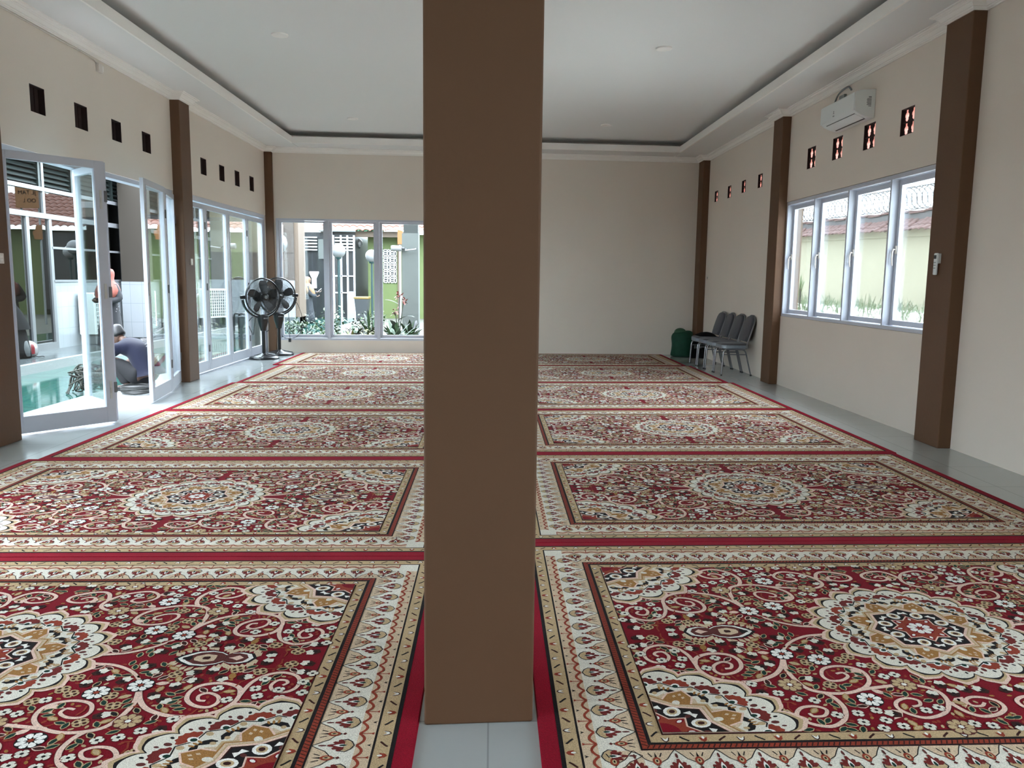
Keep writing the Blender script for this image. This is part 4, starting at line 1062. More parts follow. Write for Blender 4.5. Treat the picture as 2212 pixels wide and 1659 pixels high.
text_mesh('BEN', .075, 'lettering', 'ac_grey', o, Matrix.Translation((-.03, -.094, .205)) @ Matrix.Rotation(PI / 2, 4, 'X'))
# ------------------------------------------------------------------ outside: materials
_lin0 = lin; EXT = .26
def lin(c): return tuple(v * EXT for v in _lin0(c))  # outdoor colours darkened below their own, to hold up at the room's exposure
tile_mat('teal_tile', (60, 128, 116), (90, 150, 140), .3, .3, .006, .07, noise=.08)
mat('teal_edge', (126, 168, 158), .3)
mat('porch_stone', (132, 140, 142), .16, noise=.12, nscale=9)
mat('white_edge', (226, 230, 230), .4)
tile_mat('white_tile_x', (226, 233, 238), (190, 200, 206), .25, .4, .004, .12, axes='YZ', noise=.01)
tile_mat('white_tile_y', (226, 233, 238), (190, 200, 206), .25, .4, .004, .12, axes='XZ', noise=.01)
EXT = .17
mat('brown_outside', (92, 78, 58), .7, noise=.06)
mat('cream_outside', (214, 204, 170), .7)
tile_mat('taupe_brick', (134, 118, 104), (120, 105, 93), .22, .075, .006, .7, offset=.5, axes='XZ')
mat('peach_outside', (178, 150, 124), .7)
mat('taupe_paint', (134, 118, 104), .75)
mat('lime_paint', (158, 184, 92), .7, noise=.04)
mat('orange_sign', (236, 146, 30), .5)
mat('grey_render', (150, 158, 152), .85, noise=.12, nscale=7)
mat('dark_green_steel', (30, 52, 48), .45)
mat('teal_steel', (24, 92, 94), .35)
mat('roof_tile', (206, 112, 76), .7, noise=.14, nscale=12)
mat('roof_tile_old', (142, 92, 80), .8, noise=.3, nscale=9)
mat('garden_wall', (240, 234, 196), .8, noise=.03)
mat('mortar_grey', (142, 142, 142), .9, noise=.2, nscale=14)
mat('soil', (150, 152, 132), .95, noise=.3, nscale=8)
mat('concrete', (200, 202, 196), .8, noise=.12, nscale=5)
EXT = .8
mat('bounce_ground', (255, 255, 248), .9)  # ground made near-white to throw sky light up through the window
EXT = .17
MATS['bounce_ground'].node_tree.nodes['Principled BSDF'].inputs['Specular IOR Level'].default_value = .2
mat('lamp_globe', (236, 238, 240), .2)
mat('wire', (70, 84, 90), .7)
mat('kiosk_dark', (36, 44, 48), .4)
glass_mat('dark_glass', (.08, .11, .12), .13, .0)
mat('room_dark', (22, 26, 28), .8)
mat('leaf_bright', (104, 160, 72), .55, noise=.2, nscale=9)
mat('leaf_mid', (66, 128, 54), .55, noise=.25, nscale=9)
mat('leaf_dark', (38, 84, 46), .5, noise=.25, nscale=9)
mat('leaf_yellow', (170, 176, 70), .55, noise=.2, nscale=9)
mat('leaf_red', (128, 74, 62), .55, noise=.25, nscale=9)
mat('leaf_far', (88, 158, 112), .6, noise=.3, nscale=2)
mat('stem', (96, 98, 78), .8)
mat('flower_red', (206, 84, 52), .5)
mat('tarp_grey', (118, 124, 126), .7)
mat('bin_grey', (104, 112, 118), .5)
mat('bin_yellow', (226, 186, 92), .5)

# ------------------------------------------------------------------ courtyard on the glass-door side
b = MB(); b.box(-6.92, -4.78, -3, 60, -.25, -.09); struct(b.build('ground', 'teal_tile'))
b = MB(); b.box(-60, 60, -30, 110, -.40, -.26); struct(b.build('ground', 'soil'))
b = MB(); b.box(-4.78, 9.0, 15.35, 60, -.26, -.10); struct(b.build('ground', 'soil'))
b = MB(); b.box(-20, -6.95, -3, 23.0, -.25, .045); struct(b.build('porch_floor', 'porch_stone'))
b = MB(); b.box(-7.02, -6.92, -3, 23.0, -.25, .055); struct(b.build('kerb', 'white_edge'))
# glass-fronted annex across the court
o = thing('annex_building', 'annex across the courtyard with white tiled dado, dark glass and green louvres', 'building', (-8.0, 17.0, .045))
def K(ob): ob.location = (8.0, -17.0, -.045); return ob
b = MB(); b.box(-8.25, -8.0, 14.80, 24.0, .045, 1.262); K(b.build('tiled_dado', 'white_tile_x', o))
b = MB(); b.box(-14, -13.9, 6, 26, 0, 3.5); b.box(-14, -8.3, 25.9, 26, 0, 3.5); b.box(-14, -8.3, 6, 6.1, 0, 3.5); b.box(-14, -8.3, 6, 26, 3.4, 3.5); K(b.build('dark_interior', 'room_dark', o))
b = MB(); b.box(-14.2, -7.85, 6, 26, 3.56, 3.72); b.box(-7.9, -7.8, 6, 26, 3.44, 3.74); K(b.build('roof', 'dark_green_steel', o))
b = MB()
for y in (8.0, 10.5, 13.0, 14.07, 14.78, 17.62, 19.8, 21.9): b.box(-8.06, -7.99, y - .045, y + .045, .045, 2.40)
for y in (8.0, 11.0, 14.62, 17.62, 21.9): b.box(-8.06, -7.99, y - .035, y + .035, 2.40, 3.42)
b.box(-8.07, -7.98, 6, 24, 2.385, 2.475); b.box(-8.07, -7.98, 6, 24, 2.86, 2.93); b.box(-8.07, -7.98, 14.8, 24, 1.262, 1.30); b.box(-8.07, -7.98, 14.8, 24, 1.86, 1.90); b.box(-8.07, -7.98, 6, 14.8, .045, .17)
b.box(-8.07, -7.98, 6, 24, 3.40, 3.56)
K(b.build('window_frame', 'grey_steel', o))
for i, (a, c, z0, z1) in enumerate(((6.1, 10.45, .17, 2.39), (10.55, 12.95, .17, 2.39), (13.05, 14.05, .17, 2.39), (14.15, 14.74, .17, 2.39), (14.83, 17.57, 1.3, 2.39), (17.67, 19.75, 1.3, 2.39), (19.85, 23.9, 1.3, 2.39), (6.1, 14.58, 2.475, 2.86), (14.66, 17.57, 2.475, 2.86), (17.67, 23.9, 2.475, 2.86))):
    g = MB(); g.box(-8.035, -8.025, a, c, z0, z1); K(g.build('pane', 'dark_glass', o))
for i, (a, c) in enumerate(((8, 10.5), (10.5, 12.2), (12.2, 13.3), (13.3, 14.5), (14.5, 15.6), (15.6, 17.2), (17.2, 18.4), (18.4, 20.2), (20.2, 22), (22, 24))):
    g = MB()
    for k in range(5):
        z = 2.96 + k * .088
        g.add([(-8.0, a + .04, z), (-8.0, c - .04, z), (-8.07, c - .04, z + .07), (-8.07, a + .04, z + .07), (-8.008, a + .04, z - .006), (-8.008, c - .04, z - .006), (-8.078, c - .04, z + .064), (-8.078, a + .04, z + .064)],
              [(0, 1, 2, 3), (7, 6, 5, 4), (0, 4, 5, 1), (2, 6, 7, 3)])
    g.box(-8.09, -7.985, a - .03, a + .03, 2.93, 3.42)
    K(g.build('louver_panel', 'dark_green_steel', o))
for y0, x0, x1 in ((17.30, -7.92, -7.44), (9.0, -7.9, -7.45)):
    g = MB(); g.box(x0, x1, y0, y0 + .45, 1.262, 3.56); cq = K(g.build('column', 'brown_outside', o))
    g = MB(); g.box(x0 - .01, x1 + .01, y0 - .01, y0 + .46, .075, 1.262); g.build('tiled_base', 'white_tile_y', cq)
g = MB(); g.box(-7.95, -7.75, 19.4, 19.75, .045, 3.56); K(g.build('column', 'peach_outside', o))
# end block with brick-pattern dado (seen through both the doors and the back window)
o = thing('end_block', 'projecting wall block with white tiles below, taupe brick pattern above and cream top', 'wall block', (-6.6, 23.4, 0))
def K(ob): ob.location = (6.6, -23.4, 0); return ob
b = MB(); b.box(-8.0, -5.66, 23.0, 23.9, .25, 1.30); K(b.build('tiled_dado', 'white_tile_y', o))
b = MB(); b.box(-8.0, -5.66, 23.03, 23.9, 1.30, 2.08); K(b.build('brick_band', 'taupe_brick', o))
b = MB(); b.box(-8.0, -6.45, 23.03, 23.9, 2.08, 4.6); K(b.build('upper_wall', 'cream_outside', o))
b = MB(); b.box(-6.45, -5.66, 23.02, 23.9, 2.08, 4.6); K(b.build('taupe_pier', 'taupe_paint', o))
b = MB(); b.box(-5.66, -5.54, 23.1, 23.9, -.1, 4.6); K(b.build('corner_strip', 'peach_outside', o))
b = MB(); b.box(-8.0, -5.54, 22.98, 23.9, -.26, .25); K(b.build('plinth', 'porch_stone', o))
# outdoor AC units
def outdoor(loc, rz, label):
    o = thing('outdoor_unit', label, 'outdoor unit', loc, rz, 'air conditioner outdoor units')
    a = MB(); a.box(-.30, 0, -.43, .43, 0, .80); a.build('casing', 'ac_white', o, bevel=.012)
    g = MB()
    for i in range(11): y = -.39 + .078 * i * .94; g.box(.004, .018, y - .006, y + .006, .04, .76)
    for i in range(10): z = .04 + .08 * i; g.box(.004, .018, -.395, .35, z - .006, z + .006)
    g.build('grille', 'ac_white', o)
    g = MB(); g.box(.0, .003, -.39, .345, .045, .755); g.build('fan_opening', 'dark_grey', o)
    g = MB(); g.box(-.28, -.02, -.40, -.34, -.18, 0); g.box(-.28, -.02, .34, .40, -.18, 0); g.build('support_foot', 'concrete', o)
    g = MB(); g.tube(crom([(-.15, .43, .12), (-.15, .52, .05), (-.1, .56, -.1), (-.2, .5, -.16)], 5), .022, 8); g.build('pipe', 'ac_grey', o, smooth=True)
outdoor((-7.66, 15.95, .25), 0, 'white outdoor unit with square grille, nearest, seen through the open door glass')
outdoor((-7.66, 17.95, .25), 0, 'white outdoor unit with square grille just behind the brown column')
outdoor((-7.62, 22.25, .25), -.5, 'white outdoor unit seen through the closed folding doors')
# planter and bent pipe
o = thing('planter_box', 'dark green-grey stone planter box outside the closed folding doors', 'planter', (-4.72, 15.85, -.09))
a = MB(); a.box(-.21, .21, -.22, .22, 0, .70)
mat('planter_stone', (66, 92, 88), .3, noise=.3, nscale=7)
a.build('box', 'planter_stone', o, bevel=.01)
a = MB(); a.box(-.225, .225, -.235, .235, .70, .725); a.build('rim', 'porch_stone', o, bevel=.006)
a = MB(); rr_ = random.Random(2)
for k in range(26):
    t = rr_.uniform(0, 2 * PI); l = rr_.uniform(.12, .3); hh = rr_.uniform(.0, .14)
    a.add([(0, 0, .70), (l * .5 * math.cos(t + .12), l * .5 * math.sin(t + .12), .75 + hh), (l * math.cos(t), l * math.sin(t), .72 + hh * .6), (l * .5 * math.cos(t - .12), l * .5 * math.sin(t - .12), .75 + hh)], [(0, 1, 2, 3)])
a.build('foliage', 'leaf_dark', o)
o = thing('bent_rail', 'black bent tube rail beside the planter box', 'rail', (-5.42, 17.0, -.09))
for dx in (0, .10):
    a = MB(); a.tube(crom([(-.05 + dx, 0, 0), (-.05 + dx, 0, .55), (-.02 + dx, 0, .70), (.10 + dx, 0, .68), (.16 + dx, 0, .52), (.20 + dx, 0, .44)], 5), .018, 8); a.build('tube', 'black_metal', o, smooth=True)
# helmet on the porch
o = thing('motorcycle_helmet', 'red and white motorcycle helmet on the stone porch edge', 'helmet', (-7.66, 13.25, .05))
mat('helmet_white', (232, 226, 226), .25); mat('helmet_red', (206, 34, 56), .25)
a = MB(); a.lathe([(.10, 0), (.135, .02), (.155, .08), (.155, .14), (.135, .20), (.09, .245), (.04, .262), (0, .266)], n=28); a.build('shell', 'helmet_white', o, smooth=True)
def patch(az, zz, w, h, nm, m):
    q = MB(); R_ = []
    for j in range(6):
        z = zz + h * j / 5; r = .157 if z < .14 else (.157 - (z - .14) * (z - .14) * 6.0)
        R_.append([((r + .003) * math.cos(az + w * (i / 6 - .5)), (r + .003) * math.sin(az + w * (i / 6 - .5)), z) for i in range(7)])
    vs = [p for r in R_ for p in r]; q.add(vs, [(j * 7 + i, j * 7 + i + 1, j * 7 + i + 8, j * 7 + i + 7) for j in range(5) for i in range(6)])
    q.build(nm, m, o, smooth=True)
patch(-2.0, .13, .7, .10, 'stripe', 'helmet_red'); patch(-1.55, .02, .5, .08, 'stripe', 'helmet_red'); patch(-.55, .05, .35, .16, 'stripe', 'helmet_red')
patch(-2.5, .07, .6, .07, 'visor', 'dark_grey')
a = MB(); a.tube(crom([(.14, -.05, .02), (.20, -.06, .005), (.26, -.03, .01), (.30, -.07, .004)], 5), .006, 6); a.build('chin_strap', 'black_cloth', o)
# coil of hose under the crouching person, bundle of tangled cables in front
a = MB()
pts = [((.20 + .012 * math.sin(t * .7)) * math.cos(t), (.17 + .012 * math.cos(t * .9)) * math.sin(t), .022 + .012 * t / (2 * PI) + .008 * math.sin(t * 2.3)) for t in [2 * PI * i / 20 for i in range(20 * 6)]]
a.tube(pts, .019, 7); mat('hose_grey', (84, 84, 80), .5)
ho = a.build('hose', 'hose_grey', smooth=True); ho.location = (-4.22, 9.55, 0); tag(ho, 'grey coiled hose lying on the door sill under the crouching person', 'hose')
a = MB(); rr_ = random.Random(4)
mat('cable_grey', (112, 112, 100), .6)
for k in range(26):
    t0 = rr_.uniform(0, 2 * PI); p = []
    for i in range(7): p.append((.17 * math.cos(t0 + i * rr_.uniform(.4, 1.1)) * rr_.uniform(.3, 1.1), .2 * math.sin(t0 + i * .8) * rr_.uniform(.3, 1.1), max(.012, .27 * rr_.random() + .02 * i)))
    a.tube(crom(p, 4), .009, 5)
for k in range(7):
    t = PI + rr_.uniform(-.6, .6); a.tube(crom([(.1 * math.cos(t), .1 * math.sin(t), .2), (.2 * math.cos(t), .2 * math.sin(t), .22), (.25 * math.cos(t + .2), .25 * math.sin(t), .08), (.27 * math.cos(t + .3), .25 * math.sin(t + .3), .012)], 4), .009, 5)
ca = a.build('cable_bundle', 'cable_grey', smooth=True); ca.location = (-5.12, 10.15, -.09); ca['kind'] = 'stuff'
tag(ca, 'tangled bundle of grey cables on the courtyard tiles by the crouching person', 'cables')

# ------------------------------------------------------------------ garden behind the back window
def globe(x, y, z, r, label):
    o = thing('globe_lamp', label, 'garden lamp', (x, y, -.10), 0, 'white globe garden lamps')
    a = MB(); a.sphere((0, 0, z + .10), (r, r, r), 24, 16); a.build('globe', 'lamp_globe', o, smooth=True)
    a = MB(); a.tube([(0, 0, 0), (0, 0, z + .10 - r + .01)], .035, 12); a.lathe([(.0, z + .10 - r - .03), (.08, z + .10 - r - .03), (.09, z + .10 - r + .02), (.05, z + .10 - r + .03)], n=16); a.build('post', 'teal_steel', o, smooth=True, auto=40)
globe(-4.20, 15.75, 2.05, .205, 'white globe lamp half hidden by the corner frame of the back window')
globe(-4.348, 22.8, 2.145, .20, 'white globe lamp on a teal post in the middle pane of the back window')
globe(-4.998, 30.0, 2.672, .17, 'small far white globe lamp high in the middle pane of the back window')
globe(-3.592, 24.0, 2.046, .19, 'white globe lamp half behind the mullion, in front of the lime wall')
o = thing('switch_box', 'pale square box on the end block above the corner globe lamp', 'box', (-6.05, 22.95, 2.72))
a = MB(); a.box(-.12, .12, -.06, .04, -.14, .14); a.build('cover', 'switch_white', o, bevel=.01)
# dark glazed kiosk
o = thing('kiosk', 'dark glazed hall with white mullions and louvres behind the woman in black', 'building', (-6.0, 29.5, -.1))
def K(ob): ob.location = (6.0, -29.5, .1); return ob
b = MB(); b.box(-8.0, -4.95, 29.1, 33, -.26, 3.0); K(b.build('walls', 'kiosk_dark', o))
b = MB()
for x in (-7.02, -6.0, -5.72, -5.45, -5.22, -4.98): b.box(x - .03, x + .03, 29.04, 29.12, -.1, 2.9)
for z in (.85, 1.45): b.box(-5.72, -4.98, 29.04, 29.12, z - .02, z + .02)
K(b.build('mullion', 'aluminium_white', o))
for x0, x1 in ((-6.9, -6.3), (-5.65, -5.0)):
    g = MB()
    for k in range(5): g.box(x0, x1, 29.0, 29.08, 2.35 + k * .11, 2.39 + k * .11)
    K(g.build('louver_panel', 'ac_white', o))
g = MB(); g.box(-6.25, -5.8, 29.02, 29.1, 2.05, 2.75); K(g.build('board', 'grey_render', o))
g = MB(); g.box(-5.22, -5.0, 29.0, 29.1, -.1, .9); K(g.build('door_panel', 'ac_grey', o))
g = MB(); g.loft([[(-6.42 + rx * math.cos(t), 29.0, z + 0 * t) for t in (PI, 0)] + [(-6.42 + rx, 29.06, z), (-6.42 - rx, 29.06, z)] for z, rx in ((1.0, .08), (1.35, .08), (1.55, .17), (1.6, .16))]); K(g.build('wall_lamp', 'ac_white', o))
# lime wall with orange tiled roof
o = thing('lime_building', 'lime green building with orange tiled roof and white vent-block window', 'building', (-4.0, 30.5, -.1))
def K(ob): ob.location = (4.0, -30.5, .1); return ob
b = MB(); b.box(-4.60, -1.0, 29.8, 38, -.26, 3.0); b.box(.4, 6.0, 29.8, 38, -.26, 3.0); b.box(-1.0, .4, 30.4, 38, -.26, 3.0); K(b.build('walls', 'lime_paint', o))
b = MB(); b.box(-3.50, -3.36, 29.74, 29.82, -.26, 3.0); b.box(-6.2, -3.0, 29.2, 29.35, 2.86, 3.06); K(b.build('fascia', 'peach_outside', o))
def tiled_roof(q, x0, x1, y0, z0, y1, z1, px=.24, rows=7, th=.03):
    """rows of barrel tiles from eave (y0,z0) up to (y1,z1)"""
    n = int((x1 - x0) / px); 
    for r in range(rows):
        ya, yb = y0 + (y1 - y0) * r / rows, y0 + (y1 - y0) * (r + 1.12) / rows; za, zb = z0 + (z1 - z0) * r / rows + th, z0 + (z1 - z0) * (r + 1.12) / rows
        for i in range(n):
            xa = x0 + i * px
            row = [(xa + px * j / 6, .055 * abs(math.sin(PI * (j / 6) ** .8))) for j in range(7)]
            vs = [(x, ya, za + h) for x, h in row] + [(x, yb, zb + h) for x, h in row] + [(x, ya, za + h - .025) for x, h in row]
            q.add(vs, [(j, j + 1, j + 8, j + 7) for j in range(6)] + [(j, j + 14, j + 15, j + 1) for j in range(6)])
g = MB(); tiled_roof(g, -6.2, 8.0, 28.95, 3.05, 32.5, 4.5, .26, 9); K(g.build('tiled_roof', 'roof_tile', o, smooth=True, auto=50))
g = MB(); g.tube([(-6.2, 28.9, 3.06), (-4.9, 28.9, 3.06)], .05, 10); K(g.build('gutter', 'ac_grey', o))
def ventwin(x0, z0, nx, nz, y, s=.27):
    g = MB(); d = MB()
    for i in range(nx):
        for j in range(nz):
            X0, Z0 = x0 + i * s, z0 + j * s
            g.box(X0, X0 + s, y - .04, y, Z0, Z0 + .03); g.box(X0, X0 + .03, y - .04, y, Z0, Z0 + s); g.box(X0 + s - .02, X0 + s, y - .04, y, Z0, Z0 + s); g.box(X0, X0 + s, y - .04, y, Z0 + s - .02, Z0 + s)
            g.box(X0 + s * .55, X0 + s * .68, y - .04, y, Z0, Z0 + s); g.box(X0, X0 + s, y - .04, y, Z0 + s * .62, Z0 + s * .75); g.box(X0 + s * .1, X0 + s * .5, y - .04, y, Z0 + s * .3, Z0 + s * .38)
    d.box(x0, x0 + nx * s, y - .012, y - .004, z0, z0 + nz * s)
    K(g.build('vent_grid', 'ac_white', o)); K(d.build('vent_shade_plate', 'kiosk_dark', o))  # dark plate behind the grid paints the shade in its openings
ventwin(-4.03, 1.22, 2, 5, 29.8, .245)
# orange sign facing the court
g = MB(); g.box(-1.0, .4, 29.7, 29.76, .1, 2.9); K(g.build('dark_reflection_panel', 'kiosk_dark', o))  # unseen dark panel, added so the annex glass has something dark to reflect
o = thing('sign_board', 'orange sign board on a pole by the grey garden pillar, lettered in black', 'sign', (-2.69, 24.0, -.1))
a = MB(); a.box(-.16, .56, -.03, .03, 3.40, 4.08); a.build('board', 'orange_sign', o)
a = MB(); a.prism([(-.13, 2.50), (.09, 2.50), (.09, 2.62), (.12, 2.62), (.12, 2.74), (.05, 2.76), (.02, 2.90), (-.13, 2.92)], -.03, .03, 'Y'); a.build('lower_panel', 'orange_sign', o)
a = MB(); a.tube([(-.06, .05, 0), (-.06, .05, 4.0)], .03, 8); a.tube([(.45, .05, 0), (.45, .05, 4.0)], .03, 8); a.build('post', 'ac_grey', o)
Mt = Matrix.Translation((.22, -.034, 3.84)) @ Matrix.Rotation(PI / 2, 4, 'X')
text_mesh('JL TAM', .17, 'lettering', 'black_cloth', o, Mt)
text_mesh('OO L', .16, 'lettering', 'black_cloth', o, Matrix.Translation((-.06, 0, -.23)) @ Mt)
# grey pillar with lamp bracket
o = thing('garden_pillar', 'weathered grey garden pillar outside the right pane of the back window', 'pillar', (-1.94, 19.2, -.1))
a = MB(); a.box(-.195, .19, -.18, .18, -.15, 2.56); a.build('shaft', 'grey_render', o)
a = MB(); a.box(-.16, .18, -.15, .18, 2.56, 3.2); a.build('upper_post', 'dark_green_steel', o)
a = MB(); a.tube([(-.10, -.19, 2.19), (-.10, -.30, 2.15), (.13, -.30, 2.18), (.13, -.19, 2.20)], .018, 8); a.build('bracket', 'grey_steel', o)
a = MB(); a.tube(crom([(.06, -.19, .15), (.10, -.22, .35), (.14, -.21, .50), (.16, -.19, .2)], 4), .02, 8); a.build('tap_pipe', 'grey_steel', o)
o = thing('tube_lamp', 'white cylinder lamp sticking out beside the grey garden pillar', 'lamp', (-2.24, 18.95, 2.10))
a = MB(); a.lathe([(0, -.14), (.06, -.14), (.068, -.12), (.068, .10), (.06, .11), (0, .11)], n=18, axis='X'); a.build('tube', 'lamp_globe', o, smooth=True, auto=40)
a = MB(); a.lathe([(.03, .10), (.03, .17), (0, .17)], n=12, axis='X'); a.build('cap', 'dark_grey', o)
# wheelie bin and covered motorcycle
o = thing('wheelie_bin', 'grey wheeled bin with yellow lid behind the garden shrubs', 'bin', (-4.42, 27.3, -.1))
a = MB(); a.loft([[(sx * hx, sy * hy, z) for sx, sy in ((-1, -1), (1, -1), (1, 1), (-1, 1))] for z, hx, hy in ((.05, .17, .2), (.78, .235, .27))]); a.build('body', 'bin_grey', o, bevel=.02)
a = MB(); a.box(-.25, .25, -.29, .29, .78, .86); a.build('lid', 'bin_yellow', o, bevel=.02)
for s in (-1, 1): a = MB(); a.lathe([(.0, -.025), (.09, -.025), (.09, .025), (0, .025)], (s * .2, .22, .09), 16, 'X'); a.build('wheel', 'black_plastic', o)
o = thing('parked_cart', 'parked white cart under a grey tarpaulin between bin and lime wall', 'cart', (-5.35, 33.5, -.1))
a = MB(); a.box(-.45, .45, -.3, .3, .35, .95); a.build('body', 'ac_white', o, bevel=.05)
a = MB(); a.loft([[(.15 + hx * sx, hy * sy, z) for sx, sy in ((-1, -1), (1, -1), (1, 1), (-1, 1))] for z, hx, hy in ((.80, .40, .4), (1.05, .30, .34), (1.45, .03, .05))]); a.build('tarpaulin', 'tarp_grey', o, bevel=.03)
for s in (-1, 1): a = MB(); a.lathe([(.25, -.04), (.27, 0), (.25, .04), (.2, .04), (.2, -.04)], (s * .3, -.2, .27), 20, 'Y'); a.build('wheel', 'black_plastic', o)

# ------------------------------------------------------------------ yard outside the casement window
b = MB(); b.box(4.6, 8.62, 3, 30, -.26, .88); struct(b.build('ground_bed', 'bounce_ground'))
b = MB(); b.box(4.2, 4.6, -3, 17, -.26, .6); b.box(4.6, 8.6, -6, 3, -.26, .3); struct(b.build('ground_path', 'bounce_ground'))
o = thing('garden_wall', 'pale yellow garden wall with old tiled coping outside the casement window', 'wall', (8.5, 16, 0))
def K(ob): ob.location = (-8.5, -16, 0); return ob
zt = lambda y: 2.45 + (y - 15.7) * .028
a = MB(); ya, yb = 5.0, 31.0
def wedge(x0, x1, z0f, z1f): a.add([(x, y, f(y)) for y in (ya, yb) for x, f in ((x0, z0f), (x1, z0f), (x1, z1f), (x0, z1f))], [(0, 1, 2, 3), (7, 6, 5, 4), (0, 4, 5, 1), (1, 5, 6, 2), (2, 6, 7, 3), (3, 7, 4, 0)])
wedge(8.5, 8.7, lambda y: -.2, lambda y: zt(y) - .08); K(a.build('wall_face', 'garden_wall', o))
a = MB(); wedge(8.45, 8.75, lambda y: zt(y) - .09, lambda y: zt(y) + .10); K(a.build('ledge', 'garden_wall', o))
a = MB(); n = 130; rr_ = random.Random(9)
for i in range(n):
    y = ya + (yb - ya) * i / n; w = (yb - ya) / n; z = zt(y) + .02; dz = rr_.uniform(-.012, .012); bx = rr_.uniform(-.02, .02)
    R_ = []
    for u in (0, .33, .34, .66, .67, 1.0):
        x = 8.24 + bx + .38 * u; zz = z + .26 * u + dz - (.02 if u in (.33, .66) else 0)
        R_.append([(x, y + w * (.5 + .52 * math.cos(t)), zz + .045 * math.sin(t)) for t in [PI * k / 6 for k in range(7)]])
    a.add([p for r in R_ for p in r] + [(p[0], p[1], p[2] - .018) for p in R_[0]], [(j * 7 + k, j * 7 + k + 1, (j + 1) * 7 + k + 1, (j + 1) * 7 + k) for j in range(5) for k in range(6)] + [(k, 42 + k, 43 + k, k + 1) for k in range(6)])
K(a.build('coping_tiles', 'roof_tile_old', o, smooth=True, auto=50))
a = MB(); wedge(8.56, 8.74, lambda y: zt(y) + .10, lambda y: zt(y) + .40); K(a.build('mortar_ridge', 'mortar_grey', o))
a = MB()
for i in range(43):
    y = ya + .6 * i; a.box(8.53, 8.78, y, y + .57, zt(y) + .39 + .016 * (i % 3), zt(y) + .43 + .016 * (i % 3))
K(a.build('ridge_slabs', 'roof_tile_old', o))
a = MB(); a.tube([(8.64 + .20 * math.cos(t), 6 + t * .032, zt(6 + t * .032) + .70 + .23 * math.sin(t)) for t in [.35 * i for i in range(2100)]], .011, 4); a.tube([(8.64, 6, zt(6) + .7), (8.64, 29.5, zt(29.5) + .7)], .005, 4)
tag(a.build('barbed_wire', 'wire'), 'coil of barbed wire running along the top of the garden wall', 'wire')
a = MB(); a.box(4.82, 4.97, 12.82, 12.97, .88, 3.5); tag(a.build('porch_post', 'peach_outside'), 'light brown post standing outside the far casement', 'post')
a = MB(); a.box(4.15, 4.62, -3, 17, 3.62, 3.70); a.box(4.58, 4.64, -3, 17, 3.5, 3.72); struct(a.build('roof_eave', 'roof_tile'))
# ------------------------------------------------------------------ plants
def add_leaf(b, base, az, l, w, lift, droop, n=4):
    """one curved strap/oval leaf"""
    vs = []; ca, sa = math.cos(az), math.sin(az)
    for i in range(n + 1):
        t = i / n
        r = l * t * math.cos(lift) ; z = l * (t * math.sin(lift) - droop * t * t)
        ww = w * math.sin(PI * min(1, .12 + t * .88)) ** .7 if i < n else 0.002
        for s in (-1, 1): vs.append((base[0] + r * ca - s * ww / 2 * sa, base[1] + r * sa + s * ww / 2 * ca, base[2] + z + (.12 * ww if s else 0)))
    b.add(vs, [(2 * i, 2 * i + 1, 2 * i + 3, 2 * i + 2) for i in range(n)])
def strap_plant(loc, seed, n, l, w, mats, label, name='spiky_plant', lift=(.5, 1.35), h=.1, group=None):
    r = random.Random(seed); o = thing(name, label, 'plant', loc)
    st = MB(); st.tube([(0, 0, 0), (0, 0, h + .02)], .02, 7); st.build('stem', 'stem', o)
    bs = [MB() for _ in mats]
    for i in range(n):
        add_leaf(bs[i % len(mats)], (r.uniform(-.02, .02), r.uniform(-.02, .02), h * r.uniform(.3, 1)), r.uniform(0, 2 * PI), l * r.uniform(.65, 1.1), w, r.uniform(*lift), r.uniform(.1, .55))
    for q, m in zip(bs, mats): q.build('foliage', m, o)
    return o
def bush(loc, seed, n, rad, hgt, leaf, m, label, name='garden_shrub'):
    r = random.Random(seed); o = thing(name, label, 'plant', loc)
    st = MB(); tips = []
    for k in range(9):
        a = r.uniform(0, 2 * PI); q = r.uniform(.2, .9); tip = (rad * q * math.cos(a), rad * q * math.sin(a), hgt * r.uniform(.55, 1)); tips.append(tip)
        st.tube([(0, 0, 0), (tip[0] * .35, tip[1] * .35, tip[2] * .5), tip], [.014, .010, .005], 5)
    st.build('stem', 'stem', o)
    b = MB()
    for i in range(n):
        t = r.choice(tips); u = r.uniform(.35, 1.08)
        p = (t[0] * u + r.gauss(0, rad * .2), t[1] * u + r.gauss(0, rad * .2), max(.04, t[2] * u + r.gauss(0, hgt * .10)))
        add_leaf(b, p, r.uniform(0, 2 * PI), leaf * r.uniform(.7, 1.2), leaf * .5, r.uniform(-.2, 1.0), r.uniform(.1, .4), 2)
    b.build('foliage', m, o); return o
GZ = -.10
bush((-3.62, 17.6, GZ), 1, 420, .36, .80, .11, 'leaf_bright', 'bright green leafy shrub in front of the woman in black')
bush((-3.20, 17.0, GZ), 2, 260, .25, .45, .10, 'leaf_mid', 'low mid green shrub at the foot of the middle window pane')
bush((-2.75, 18.4, GZ), 3, 360, .32, .74, .10, 'leaf_bright', 'light green shrub in front of the wheeled bin')
bush((-3.95, 16.6, GZ), 4, 300, .35, .42, .09, 'leaf_mid', 'low green ground shrub behind the bare branching plant')
bush((-2.55, 16.7, GZ), 5, 260, .28, .46, .09, 'leaf_yellow', 'yellow-green low shrub beside the second mullion')
bush((-4.60, 18.6, GZ), 6, 300, .4, .5, .09, 'leaf_mid', 'green shrub at the foot of the white tiled block')
bush((-3.1, 18.9, GZ), 16, 300, .3, .55, .09, 'leaf_dark', 'darker shrub between the teal lamp post and the bin')
strap_plant((-2.95, 17.3, GZ), 7, 22, .62, .07, ['leaf_red', 'leaf_mid'], 'spiky plant with reddish and green blades in the middle pane', h=.30)
